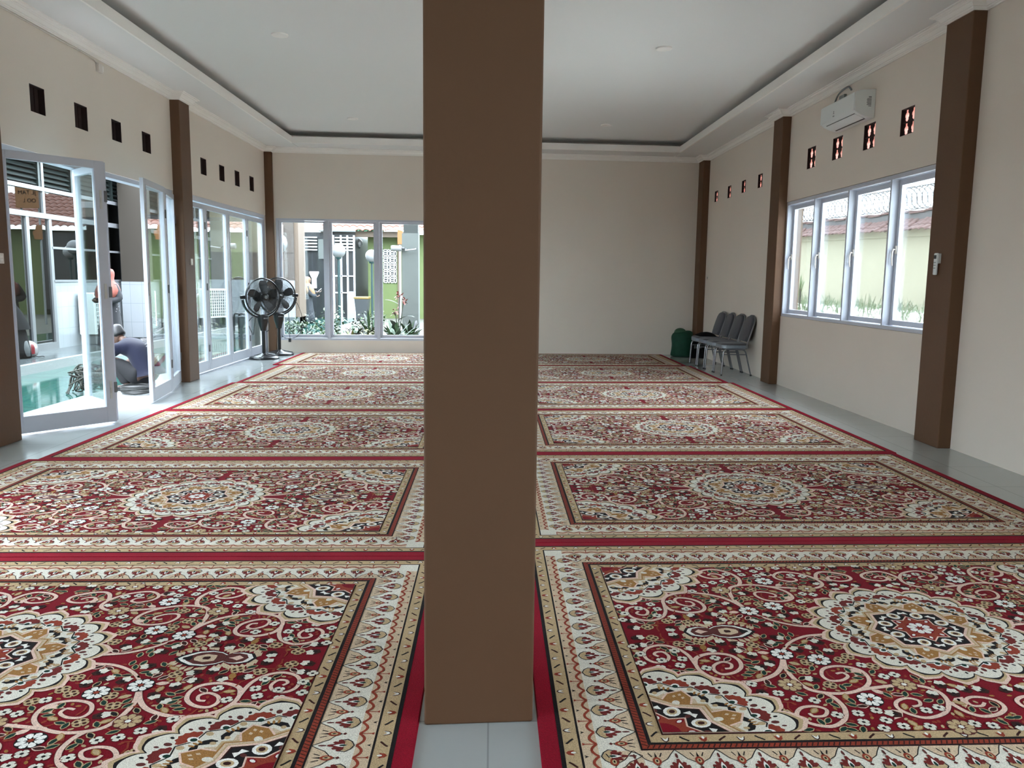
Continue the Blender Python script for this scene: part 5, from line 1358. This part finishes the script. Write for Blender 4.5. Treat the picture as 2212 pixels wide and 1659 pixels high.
strap_plant((-2.90, 16.5, GZ), 17, 22, .50, .06, ['leaf_red', 'leaf_yellow'], 'reddish-brown spiky plant low behind the first mullion', h=.18)
strap_plant((-2.62, 17.2, GZ), 8, 26, .66, .06, ['leaf_mid', 'leaf_dark'], 'tall green spiky plant in front of the bin', h=.32)
strap_plant((-3.05, 16.0, GZ), 9, 30, .45, .035, ['leaf_yellow', 'leaf_mid'], 'yellow and green striped grass clump in the middle pane', 'grass_clump', h=.05)
strap_plant((-2.35, 16.1, GZ), 10, 30, .45, .035, ['leaf_yellow', 'leaf_bright'], 'yellow-green grass clump left of the second mullion', 'grass_clump', h=.05)
strap_plant((-3.55, 16.1, GZ), 18, 24, .55, .05, ['leaf_dark', 'leaf_mid'], 'dark green pointed plant low in the first pane', h=.12)
for i, (x, y) in enumerate(((-2.02, 16.6), (-1.78, 17.1), (-1.95, 16.0))):
    strap_plant((x, y, GZ), 20 + i, 30, .62, .10, ['leaf_dark', 'leaf_mid'], ('broad-leaved dark plant at the left foot of the grey garden pillar', 'broad-leaved dark plant in front of the grey garden pillar', 'low dark leafy clump below the orange flowers')[i], 'canna_plant', (.6, 1.4), .25)
o = thing('flowering_canna', 'tall plant with orange-red flowers beside the grey garden pillar', 'plant', (-2.03, 17.3, GZ))
a = MB()
for dx, dz in ((-.06, .78), (.03, 1.12), (.12, 1.02)): a.tube(crom([(0, 0, 0), (dx * .4, 0, dz * .5), (dx, 0, dz)], 4), .010, 6)
a.build('stem', 'stem', o)
a = MB(); r = random.Random(12)
for i in range(9): add_leaf(a, (0, 0, r.uniform(.1, .6)), r.uniform(0, 2 * PI), .48, .13, r.uniform(.5, 1.2), r.uniform(.2, .6), 5)
add_leaf(a, (.0, 0, .95), PI - .2, .5, .09, .5, .35, 6); a.build('foliage', 'leaf_dark', o)
for dx, dz in ((-.06, .78), (.03, 1.12), (.12, 1.02)):
    a = MB()
    for i in range(14): add_leaf(a, (dx + r.uniform(-.05, .05), r.uniform(-.05, .05), dz + r.uniform(-.06, .06)), r.uniform(0, 2 * PI), .12, .05, r.uniform(-.4, 1.1), .3, 2)
    a.build('flower', 'flower_red', o)
# bare branching plant in the corner pane
o = thing('branching_plant', 'bare grey-green branching plant in the corner pane behind the fans', 'plant', (-4.0, 16.0, GZ)); r = random.Random(6); tips = []
a = MB()
def grow(p, d, l, rad, k):
    q = (p[0] + d[0] * l, p[1] + d[1] * l, p[2] + d[2] * l); a.tube([p, ((p[0] + q[0]) / 2 + r.uniform(-.01, .01), (p[1] + q[1]) / 2, (p[2] + q[2]) / 2 - .01), q], [rad, rad * .9, rad * .8], 6)
    if k == 0: tips.append(q); return
    for s in (-1, 1):
        e = (d[0] + s * r.uniform(.35, .7), d[1] + r.uniform(-.4, .4), d[2] + r.uniform(.1, .4)); n_ = math.sqrt(sum(x * x for x in e)); grow(q, tuple(x / n_ for x in e), l * .78, rad * .72, k - 1)
for dx in (-.45, .05, .5): grow((dx * .15, 0, 0), (dx / 1.1, 0, .9), .26, .02, 2)
mat('grey_stem', (92, 116, 108), .7); a.build('stem', 'grey_stem', o, smooth=True)
a = MB()
for t in tips:
    for i in range(5): add_leaf(a, t, r.uniform(0, 2 * PI), .10, .035, r.uniform(0, 1.2), .2, 2)
a.build('foliage', 'leaf_bright', o)
# trees far behind the kiosk
def tree(loc, seed, n, rad, hgt, label):
    r = random.Random(seed); o = thing('tree', label, 'tree', loc, 0, 'trees beyond the kiosk')
    a = MB(); a.tube([(0, 0, 0), (.1, 0, hgt * .4), (-.1, .1, hgt * .8)], [.16, .12, .05], 8)
    for k in range(5): t = r.uniform(0, 2 * PI); a.tube([(.05, 0, hgt * .45), (rad * .6 * math.cos(t), rad * .6 * math.sin(t), hgt * .75)], [.06, .02], 6)
    a.build('trunk', 'stem', o)
    a = MB()
    for i in range(n):
        t = r.uniform(0, 2 * PI); u = math.sqrt(r.random()); z = r.uniform(-1, 1)
        p = (rad * u * math.cos(t) * math.sqrt(1 - z * z * .6), rad * u * math.sin(t), hgt * .62 + z * hgt * .42)
        add_leaf(a, p, r.uniform(0, 2 * PI), .38, .2, r.uniform(-.7, .6), .3, 2)
    a.build('crown', 'leaf_far', o)
tree((-6.6, 42, -.2), 1, 1500, 1.3, 4.6, 'pale green tree in the gap between kiosk and lime building')
tree((-7.6, 46, -.2), 2, 1500, 1.6, 5.2, 'second pale green tree farther back in the gap beyond the kiosk')
mat('weed_green', (128, 160, 96), .6, noise=.2, nscale=5)
# weeds along the yard outside the casement window
a = MB(); r = random.Random(31)
for i in range(1700):
    x = r.uniform(5.0, 8.3) if i % 3 else r.uniform(7.6, 8.3); y = x * r.uniform(1.78, 2.75)
    dens = .35 + .65 * abs(math.sin(y * 1.7 + 1)) 
    if r.random() > dens: continue
    add_leaf(a, (x, y, .88), r.uniform(0, 2 * PI), r.uniform(.12, .40) * dens, .016, r.uniform(.9, 1.5), r.uniform(0, .45), 3)
wd = a.build('grass', 'weed_green'); wd['kind'] = 'stuff'; tag(wd, 'tall green weeds growing along the foot of the yellow garden wall', 'grass')
strap_plant((6.0, 15.4, .88), 41, 12, .5, .02, ['leaf_bright'], 'thin wispy weed standing beside the brown post outside', 'weed', (1.0, 1.5), .4)

# ------------------------------------------------------------------ people
EXT = .22
mat('skin', (150, 106, 82), .6); mat('skin_light', (196, 152, 126), .6); mat('hair_black', (14, 12, 12), .5)
mat('navy_shirt', (14, 22, 62), .85, spec=.2, sheen=.1); mat('dark_trousers', (18, 18, 24), .9)
mat('pink_veil', (214, 112, 92), .8, noise=.1, nscale=14); mat('beige_veil', (226, 180, 128), .8, noise=.05)
mat('black_dress', (26, 30, 40), .85, noise=.15, nscale=20); mat('grey_black_dress', (58, 66, 76), .85, noise=.1)
mat('flower_print', (210, 206, 206), .9)
def skin_obj(name, nodes, edges, m, parent, sub=2, root=0):
    me = bpy.data.meshes.new(name); me.from_pydata([n[0] for n in nodes], edges, [])
    o = bpy.data.objects.new(name, me); COL.objects.link(o); o.parent = parent
    s = o.modifiers.new('skin', 'SKIN'); s.use_smooth_shade = True; s.branch_smoothing = .6
    for i, n in enumerate(nodes):
        v = me.skin_vertices[0].data[i]; rr = n[1]; v.radius = rr if hasattr(rr, '__len__') else (rr, rr); v.use_root = (i == root)
    d = o.modifiers.new('sub', 'SUBSURF'); d.levels = sub; d.render_levels = sub
    me.materials.append(MATS[m]); return o
def hand(nodes, edges, wrist, d, palm_n, side, curl=.5, sc=1.0):
    """five separate bent fingers rooted in the palm; d = direction of the hand, palm_n = way the palm faces"""
    d = Vector(d).normalized(); pn = Vector(palm_n); pn = (pn - d * pn.dot(d)).normalized(); sd = d.cross(pn) * side
    P = Vector(nodes[wrist][0]); i0 = len(nodes)
    nodes.append((tuple(P + d * .05 * sc), (.030 * sc, .017 * sc))); edges.append((wrist, i0))
    nodes.append((tuple(P + d * .085 * sc), (.034 * sc, .014 * sc))); edges.append((i0, i0 + 1)); pi = i0 + 1
    for k, (off, l) in enumerate(((-.030, .068), (-.010, .078), (.010, .074), (.030, .058))):
        p = P + d * .095 * sc + sd * off * sc; prev = pi; a = 0.0
        for j, f in enumerate((.0, .42, .32, .26)):
            a += curl * .75 if j else 0
            if j: p = p + (d * math.cos(a) + pn * math.sin(a)) * l * f * sc
            nodes.append((tuple(p), .0085 * sc if j < 3 else .007 * sc)); edges.append((prev, len(nodes) - 1)); prev = len(nodes) - 1
    p = P + d * .03 * sc - sd * .034 * sc; nodes.append((tuple(p), .012 * sc)); edges.append((i0, len(nodes) - 1))
    p = p + (d * .6 - sd * .6 + pn * .4).normalized() * .035 * sc; nodes.append((tuple(p), .0095 * sc)); edges.append((len(nodes) - 2, len(nodes) - 1))
    p = p + (d * .9 + pn * .4).normalized() * .03 * sc; nodes.append((tuple(p), .008 * sc)); edges.append((len(nodes) - 2, len(nodes) - 1))
def face(parent, c, fwd, upv, r, skin_m):
    """eyes, nose, mouth, ears set on a head centred at c"""
    f = Vector(fwd).normalized(); u = Vector(upv); u = (u - f * u.dot(f)).normalized(); s = f.cross(u); c = Vector(c)
    h = MB()
    h.M = Matrix(((s.x, f.x, u.x, c.x), (s.y, f.y, u.y, c.y), (s.z, f.z, u.z, c.z), (0, 0, 0, 1)))
    k = r
    rings = []
    for z, w, dpt, off in ((-1.12, .34, .34, .42), (-1.0, .50, .52, .34), (-.75, .62, .72, .20), (-.45, .70, .86, .08), (-.1, .76, .96, 0), (.3, .78, 1.0, -.03), (.65, .70, .92, -.06), (.92, .46, .62, -.08), (1.05, .16, .22, -.08)):
        rings.append([(k * w * math.cos(t), k * (off + dpt * math.sin(t)), k * z) for t in [2 * PI * i / 18 for i in range(18)]])
    h.loft(rings)
    h.loft([[(k * (.10 * w) * math.cos(t), k * (.93 + dd + .06 * math.sin(t)), k * z) for t in [2 * PI * i / 8 for i in range(8)]] for z, w, dd in ((.12, .6, -.02), (-.10, .9, .08), (-.28, 1.6, .15), (-.36, 1.3, .04))])
    for q in (-1, 1): h.lathe([(.0, -.10 * k), (.10 * k, -.06 * k), (.13 * k, 0), (.10 * k, .06 * k), (0, .08 * k)], (q * .78 * k, -.08 * k, -.08 * k), 10, 'X')
    hd = h.build('head', skin_m, parent, smooth=True)
    e = MB(); e.M = h.M
    for q in (-1, 1): e.sphere((q * .30 * k, .88 * k, .06 * k), .085 * k, 8, 6)
    e.build('eye', 'white_edge', hd, smooth=True)
    e = MB(); e.M = h.M
    for q in (-1, 1): e.sphere((q * .30 * k, .945 * k, .06 * k), .045 * k, 8, 6); e.bar((q * .18 * k, .93 * k, .22 * k), (q * .46 * k, .84 * k, .24 * k), .05 * k, .04 * k)
    e.build('iris_and_brow', 'hair_black', hd)
    e = MB(); e.M = h.M; e.sphere((0, .86 * k, -.56 * k), (.24 * k, .06 * k, .055 * k), 10, 6); e.build('mouth', 'flower_red', hd, smooth=True)
    return hd, h.M
# person crouching on the sill: local +y = the way the body faces
def crouching():
    o = thing('person', 'person in navy blue t-shirt crouching on the door sill, bent over, back to the room', 'person', (-4.40, 9.86, 0), math.radians(66))
    N = [((0, -.22, .19), .13), ((0, -.19, .33), .135), ((0, -.06, .465), .14), ((0, .08, .555), (.12, .10)), ((0, .17, .605), .055), ((0, .23, .64), .055)]
    E_ = [(0, 1), (1, 2), (2, 3), (3, 4), (4, 5)]
    for s in (-1, 1):
        b0 = len(N)
        N += [((s * .11, -.16, .17), .095), ((s * .18, .17, .40), .070), ((s * .15, -.02, .10), .050), ((s * .15, .00, .05), .040), ((s * .16, .16, .025), .034)]
        E_ += [(0, b0), (b0, b0 + 1), (b0 + 1, b0 + 2), (b0 + 2, b0 + 3), (b0 + 3, b0 + 4)]
        a0 = len(N)
        N += [((s * .19, .08, .53), .062), ((s * .24, .25, .36), .045), ((s * .12, .42, .25), .030)]
        E_ += [(3, a0), (a0, a0 + 1), (a0 + 1, a0 + 2)]
        hand(N, E_, a0 + 2, (-s * .3, .8, -.25), (0, -.1, -1), s, .7)
    skin_obj('body', N, E_, 'skin', o)
    # shirt: torso and short sleeves as one garment
    N = [((0, -.23, .20), (.165, .150)), ((0, -.20, .345), (.168, .150)), ((0, -.06, .485), (.178, .155)), ((0, .08, .57), (.14, .115)), ((0, .135, .605), (.075, .07))]; E_ = [(0, 1), (1, 2), (2, 3), (3, 4)]
    for s in (-1, 1):
        a0 = len(N); N += [((s * .19, .08, .535), .088), ((s * .232, .18, .43), .075)]; E_ += [(3, a0), (a0, a0 + 1)]
    sh = skin_obj('shirt', N, E_, 'navy_shirt', o, root=1)
    N = [((0, -.20, .185), (.155, .14))]; E_ = []
    for s in (-1, 1):
        b0 = len(N); N += [((s * .12, -.10, .20), .115), ((s * .18, .17, .39), .088), ((s * .155, .0, .13), .068), ((s * .15, .0, .085), .06)]; E_ += [(0, b0), (b0, b0 + 1), (b0 + 1, b0 + 2), (b0 + 2, b0 + 3)]
    skin_obj('trousers', N, E_, 'dark_trousers', o)
    hd, M = face(o, (0, .29, .675), (0, .78, -.62), (0, .62, .78), .100, 'skin')
    h = MB(); h.M = M; h.loft([[(.1 * w * math.cos(t), .1 * (of + dp * math.sin(t)), .1 * z) for t in [2 * PI * i / 18 for i in range(18)]] for z, w, dp, of in ((-.55, .60, .55, -.42), (-.3, .82, .72, -.34), (.1, .88, .86, -.22), (.45, .90, 1.06, -.06), (.8, .78, 1.0, -.08), (1.05, .50, .66, -.1), (1.16, .15, .2, -.1))]); h.build('hair', 'hair_black', o, smooth=True)
    for s in (-1, 1):
        f = MB(); f.loft([[(s * .16 + .045 * w * math.cos(t), .09 + y + .0 * t, .03 + .028 * w * math.sin(t)) for t in [2 * PI * i / 12 for i in range(12)]] for y, w in ((-.13, .7), (-.08, 1), (.02, 1.0), (.10, .95), (.14, .5))]); f.build('shoe', 'black_plastic', o, smooth=True)
    # emblem on the upper back
    e = MB(); nb = Vector((0, -.64, .77)); c = Vector((.03, -.14, .62))
    ub = Vector((0, .77, .64)); rb = Vector((1, 0, 0))
    e.M = Matrix(((rb.x, ub.x, nb.x, c.x), (rb.y, ub.y, nb.y, c.y), (rb.z, ub.z, nb.z, c.z), (0, 0, 0, 1)))
    for p in (((-.035, .03), (-.035, -.01)), ((-.035, -.01), (-.018, -.03)), ((-.018, -.03), (.018, -.03)), ((.018, -.03), (.035, -.01)), ((.035, -.01), (.035, .03)), ((-.012, .03), (-.012, -.01)), ((.012, .03), (.012, -.01)), ((-.05, -.075), (.05, -.075)), ((-.06, -.11), (.06, -.11))):
        e.bar((*p[0], .0), (*p[1], .0), .008, .012)
    e.build('shirt_emblem', 'flower_print', sh)
    return o
crouching()
def robed(loc, rz, label, H, veil, dress, arms, skin='skin_light', sit=False, phone=False, floral=False):
    """standing woman in long dress and shoulder-length veil; local +y = the way she faces"""
    o = thing('person', label, 'person', loc, rz)
    k = H / 1.58
    N = [((0, 0, .86 * k), (.13 * k, .10 * k)), ((0, 0, 1.02 * k), (.12 * k, .09 * k)), ((0, 0, 1.20 * k), (.14 * k, .09 * k)), ((0, 0, 1.31 * k), (.06 * k, .06 * k)), ((0, .01, 1.40 * k), .05 * k)]
    E_ = [(0, 1), (1, 2), (2, 3), (3, 4)]
    for s in (-1, 1):
        b0 = len(N); N += [((s * .08 * k, 0, .78 * k), .08 * k), ((s * .08 * k, .02, .44 * k), .055 * k), ((s * .08 * k, 0, .09 * k), .036 * k), ((s * .085 * k, .13 * k, .03 * k), .032 * k)]
        E_ += [(0, b0), (b0, b0 + 1), (b0 + 1, b0 + 2), (b0 + 2, b0 + 3)]
        sh_, el, wr, hd_, pn, cu = arms[0 if s < 0 else 1]
        a0 = len(N); N += [((s * .155 * k, 0, 1.24 * k), .050 * k), (tuple(x * k for x in el), .040 * k), (tuple(x * k for x in wr), .026 * k)]
        E_ += [(2, a0), (a0, a0 + 1), (a0 + 1, a0 + 2)]
        hand(N, E_, a0 + 2, hd_, pn, s, cu, k)
    skin_obj('body', N, E_, skin, o)
    d = MB(); r = random.Random(len(label))
    rings = []
    for z, w, dp in ((.05, .27, .24), (.25, .255, .225), (.5, .225, .19), (.75, .20, .165), (.92, .185, .15), (1.05, .168, .135), (1.2, .175, .125), (1.28, .13, .10), (1.33, .07, .07)):
        rings.append([(k * w * math.cos(t) * (1 + .035 * math.sin(7 * t) * (1.3 - z)), k * dp * math.sin(t) * (1 + .035 * math.sin(5 * t + 1) * (1.3 - z)), k * z) for t in [2 * PI * i / 32 for i in range(32)]])
    d.loft(rings); dr = d.build('dress', dress, o, smooth=True)
    for s in (-1, 1):
        sh_, el, wr, hd_, pn, cu = arms[0 if s < 0 else 1]
        t = MB(); p0 = (s * .135 * k, 0, 1.25 * k); pe = tuple(x * k for x in el); pw = tuple((x * .9 + y * .1) * k for x, y in zip(wr, el))
        t.tube(crom([p0, pe, pw], 5), [.075 * k] * 3 + [.07 * k] * 3 + [.062 * k] * 3 + [.06 * k, .06 * k], 12); t.build('sleeve', dress, o, smooth=True)
    if floral:
        q = MB()
        for i in range(90):
            t = r.uniform(0, 2 * PI); z = r.choice([r.uniform(.08, .42), r.uniform(.95, 1.15)]) if floral == 1 else r.uniform(.1, 1.2)
            j = max(i_ for i_, zz in enumerate((.05, .25, .5, .75, .92, 1.05, 1.2)) if z >= zz); W = (.27, .255, .225, .20, .185, .168, .175)[j] * 1.05; D_ = (.24, .225, .19, .165, .15, .135, .125)[j] * 1.05
            c = Vector((k * W * math.cos(t), k * D_ * math.sin(t), k * z)); n = Vector((math.cos(t) / W, math.sin(t) / D_, 0)).normalized(); s1 = Vector((-n.y, n.x, 0)); rr = k * r.uniform(.009, .02)
            m_ = 5; vs = [c + n * .004]
            for a in range(10): rad = rr * (1 if a % 2 == 0 else .45); an = 2 * PI * a / 10; vs.append(c + n * .003 + s1 * rad * math.cos(an) + Vector((0, 0, 1)) * rad * math.sin(an))
            q.add(vs, [(0, 1 + a, 1 + (a + 1) % 10) for a in range(10)])
        q.build('flower_pattern', 'flower_print', dr)
    hd, M = face(o, (0, .02 * k, 1.46 * k), (0, .93, -.32), (0, .32, .93), .105 * k, skin)
    v = MB(); rings = []
    for z, w, dp, of, op in ((1.585, .035, .04, -.02, 0), (1.565, .085, .10, -.015, 0), (1.51, .108, .132, -.01, .0), (1.45, .112, .125, -.012, .5), (1.38, .105, .115, -.006, .42), (1.33, .115, .125, .0, .0), (1.26, .205, .165, .01, 0), (1.17, .245, .20, .015, 0), (1.08, .25, .215, .03, 0), (1.0, .19, .215, .045, 0)):
        row = []
        for i in range(32):
            t = 2 * PI * i / 32; x, y = w * math.cos(t), of + dp * math.sin(t)
            if op and math.sin(t) > .45: y = of + dp * .45 + (dp * (math.sin(t) - .45)) * .1
            f_ = 1 + (.05 * math.sin(9 * t + z * 9) if z < 1.3 else 0)
            row.append((k * x * f_, k * y * f_, k * z))
        rings.append(row)
    v.loft(rings, cap=False); v.build('veil', veil, o, smooth=True)
    for s in (-1, 1):
        f = MB(); f.loft([[(k * (s * .085 + .042 * w * math.cos(t)), k * (.06 + y), k * (.03 + .03 * w * math.sin(t))) for t in [2 * PI * i / 12 for i in range(12)]] for y, w in ((-.12, .7), (-.07, 1), (.03, 1.0), (.10, .95), (.14, .5))]); f.build('sandal', 'black_plastic', o, smooth=True)
    return o
w_ = robed((-5.98, 26.0, -.09), math.radians(-72), 'woman in beige veil and long dark dress looking at a phone in her hand', 1.50, 'beige_veil', 'grey_black_dress',
      [((0, 0, 0), (-.20, .10, 1.02), (-.08, .34, 1.06), (.25, .95, .1), (.2, -.2, 1), .55), ((0, 0, 0), (.20, .08, 1.00), (.10, .28, .92), (-.5, .8, .0), (-.3, -.3, 1), .6)], floral=1)
o = thing('mobile_phone', 'pale mobile phone held by the woman in the beige veil', 'phone', (-5.60, 26.10, .985))
a = MB(); a.M = Matrix.Rotation(math.radians(-72), 4, 'Z') @ Matrix.Rotation(.7, 4, 'X'); a.box(-.036, .036, -.072, .072, 0, .009); a.build('case', 'ac_white', o, bevel=.004)
robed((-7.10, 14.95, .055), math.radians(160), 'woman in salmon pink veil and black flowered dress standing on the porch', 1.46, 'pink_veil', 'black_dress',
      [((0, 0, 0), (-.24, -.02, 1.0), (-.16, .20, .93), (.5, .8, -.1), (.3, 0, 1), .5), ((0, 0, 0), (.26, -.02, 1.0), (.14, .20, .95), (-.5, .8, -.1), (-.3, 0, 1), .5)], floral=2)
# seated figure in black by the annex door, mostly behind the nearest pillar
def seated():
    o = thing('person', 'person in black robe and veil sitting on the porch by the annex door', 'person', (-7.78, 12.98, .055), math.radians(100))
    N = [((0, -.05, .30), (.15, .13)), ((0, -.06, .48), (.14, .11)), ((0, -.02, .68), (.15, .10)), ((0, 0, .80), .06), ((0, .02, .88), .05)]; E_ = [(0, 1), (1, 2), (2, 3), (3, 4)]
    for s in (-1, 1):
        b0 = len(N); N += [((s * .1, -.02, .22), .10), ((s * .14, .38, .40), .075), ((s * .13, .36, .10), .045), ((s * .13, .46, .035), .035)]; E_ += [(0, b0), (b0, b0 + 1), (b0 + 1, b0 + 2), (b0 + 2, b0 + 3)]
        a0 = len(N); N += [((s * .17, 0, .70), .05), ((s * .24, .12, .50), .042), ((s * .10, .32, .48), .027)]; E_ += [(2, a0), (a0, a0 + 1), (a0 + 1, a0 + 2)]
        hand(N, E_, a0 + 2, (-s * .4, .8, 0), (0, 0, -1), s, .5)
    skin_obj('body', N, E_, 'skin', o)
    d = MB(); d.loft([[(w * math.cos(t), of + dp * math.sin(t), z) for t in [2 * PI * i / 28 for i in range(28)]] for z, w, dp, of in ((.0, .30, .42, .12), (.15, .30, .40, .12), (.32, .28, .36, .10), (.46, .25, .28, .05), (.60, .21, .17, -.03), (.74, .19, .13, -.02), (.82, .09, .08, 0))]); d.build('robe', 'black_cloth', o, smooth=True)
    face(o, (0, .05, .95), (0, .94, -.2), (0, .2, .94), .105, 'skin')
    v = MB(); v.loft([[(w * math.cos(t), of + dp * (min(math.sin(t), .5) if op else math.sin(t)), z) for t in [2 * PI * i / 28 for i in range(28)]] for z, w, dp, of, op in ((1.075, .03, .04, 0, 0), (1.05, .09, .10, .01, 0), (1.0, .112, .13, .015, 1), (.92, .115, .125, .015, 1), (.84, .13, .14, .01, 0), (.72, .22, .19, -.01, 0), (.58, .27, .24, -.02, 0), (.46, .29, .27, -.03, 0))], cap=False); v.build('veil', 'black_cloth', o, smooth=True)
    b_ = thing('grey_bag', 'rounded grey bag beside the seated person in black', 'bag', (-7.62, 12.98, .055))
    a = MB(); a.loft([[(w * math.cos(t), w * .8 * math.sin(t), z) for t in [2 * PI * i / 20 for i in range(20)]] for z, w in ((0, .12), (.03, .14), (.16, .14), (.27, .11), (.33, .05))]); a.build('pouch', 'tarp_grey', b_, smooth=True)
seated()
# ------------------------------------------------------------------ camera, sky
cam = bpy.data.cameras.new('camera'); co = bpy.data.objects.new('camera', cam); COL.objects.link(co)
cam.sensor_fit = 'HORIZONTAL'; cam.sensor_width = 36.0; cam.lens = 1711.88 / 2212 * 36.0
cam.clip_start = .05; cam.clip_end = 500
pi_, ya, ro = math.radians(-7.5497), math.radians(1.5165), math.radians(.7168)
fw = Vector((math.sin(ya) * math.cos(pi_), math.cos(ya) * math.cos(pi_), math.sin(pi_)))
rt = Vector((math.cos(ya), -math.sin(ya), 0)); up = rt.cross(fw)
r2 = rt * math.cos(ro) + up * math.sin(ro); u2 = up * math.cos(ro) - rt * math.sin(ro)
R = Matrix((r2, u2, -fw)).transposed()
co.matrix_world = Matrix.Translation((0, 0, 1.42)) @ R.to_4x4()
S.camera = co
w = bpy.data.worlds.new('sky'); S.world = w; w.use_nodes = True
nt = w.node_tree; nt.nodes.clear()
out = nt.nodes.new('ShaderNodeOutputWorld'); bg = nt.nodes.new('ShaderNodeBackground')
tc = nt.nodes.new('ShaderNodeTexCoord'); sep = nt.nodes.new('ShaderNodeSeparateXYZ')
nt.links.new(tc.outputs['Generated'], sep.inputs[0])
rp = nt.nodes.new('ShaderNodeValToRGB')
rp.color_ramp.elements[0].position = 0.0; rp.color_ramp.elements[0].color = (.55, .65, .73, 1)
rp.color_ramp.elements[1].position = 0.8; rp.color_ramp.elements[1].color = (.90, 1.0, 1.13, 1)
nt.links.new(sep.outputs['Z'], rp.inputs['Fac']); nt.links.new(rp.outputs[0], bg.inputs['Color'])
bg.inputs['Strength'].default_value = SKY
nt.links.new(bg.outputs[0], out.inputs['Surface'])
S.view_settings.view_transform = 'Standard'; S.view_settings.look = 'None'; S.view_settings.gamma = 1.0
S.view_settings.use_curve_mapping = False
S.view_settings.exposure = EXPO
S.cycles.use_denoising = True
S.cycles.max_bounces = 14; S.cycles.diffuse_bounces = 10; S.cycles.glossy_bounces = 4; S.cycles.transparent_max_bounces = 16
S.cycles.sample_clamp_indirect = 8.0
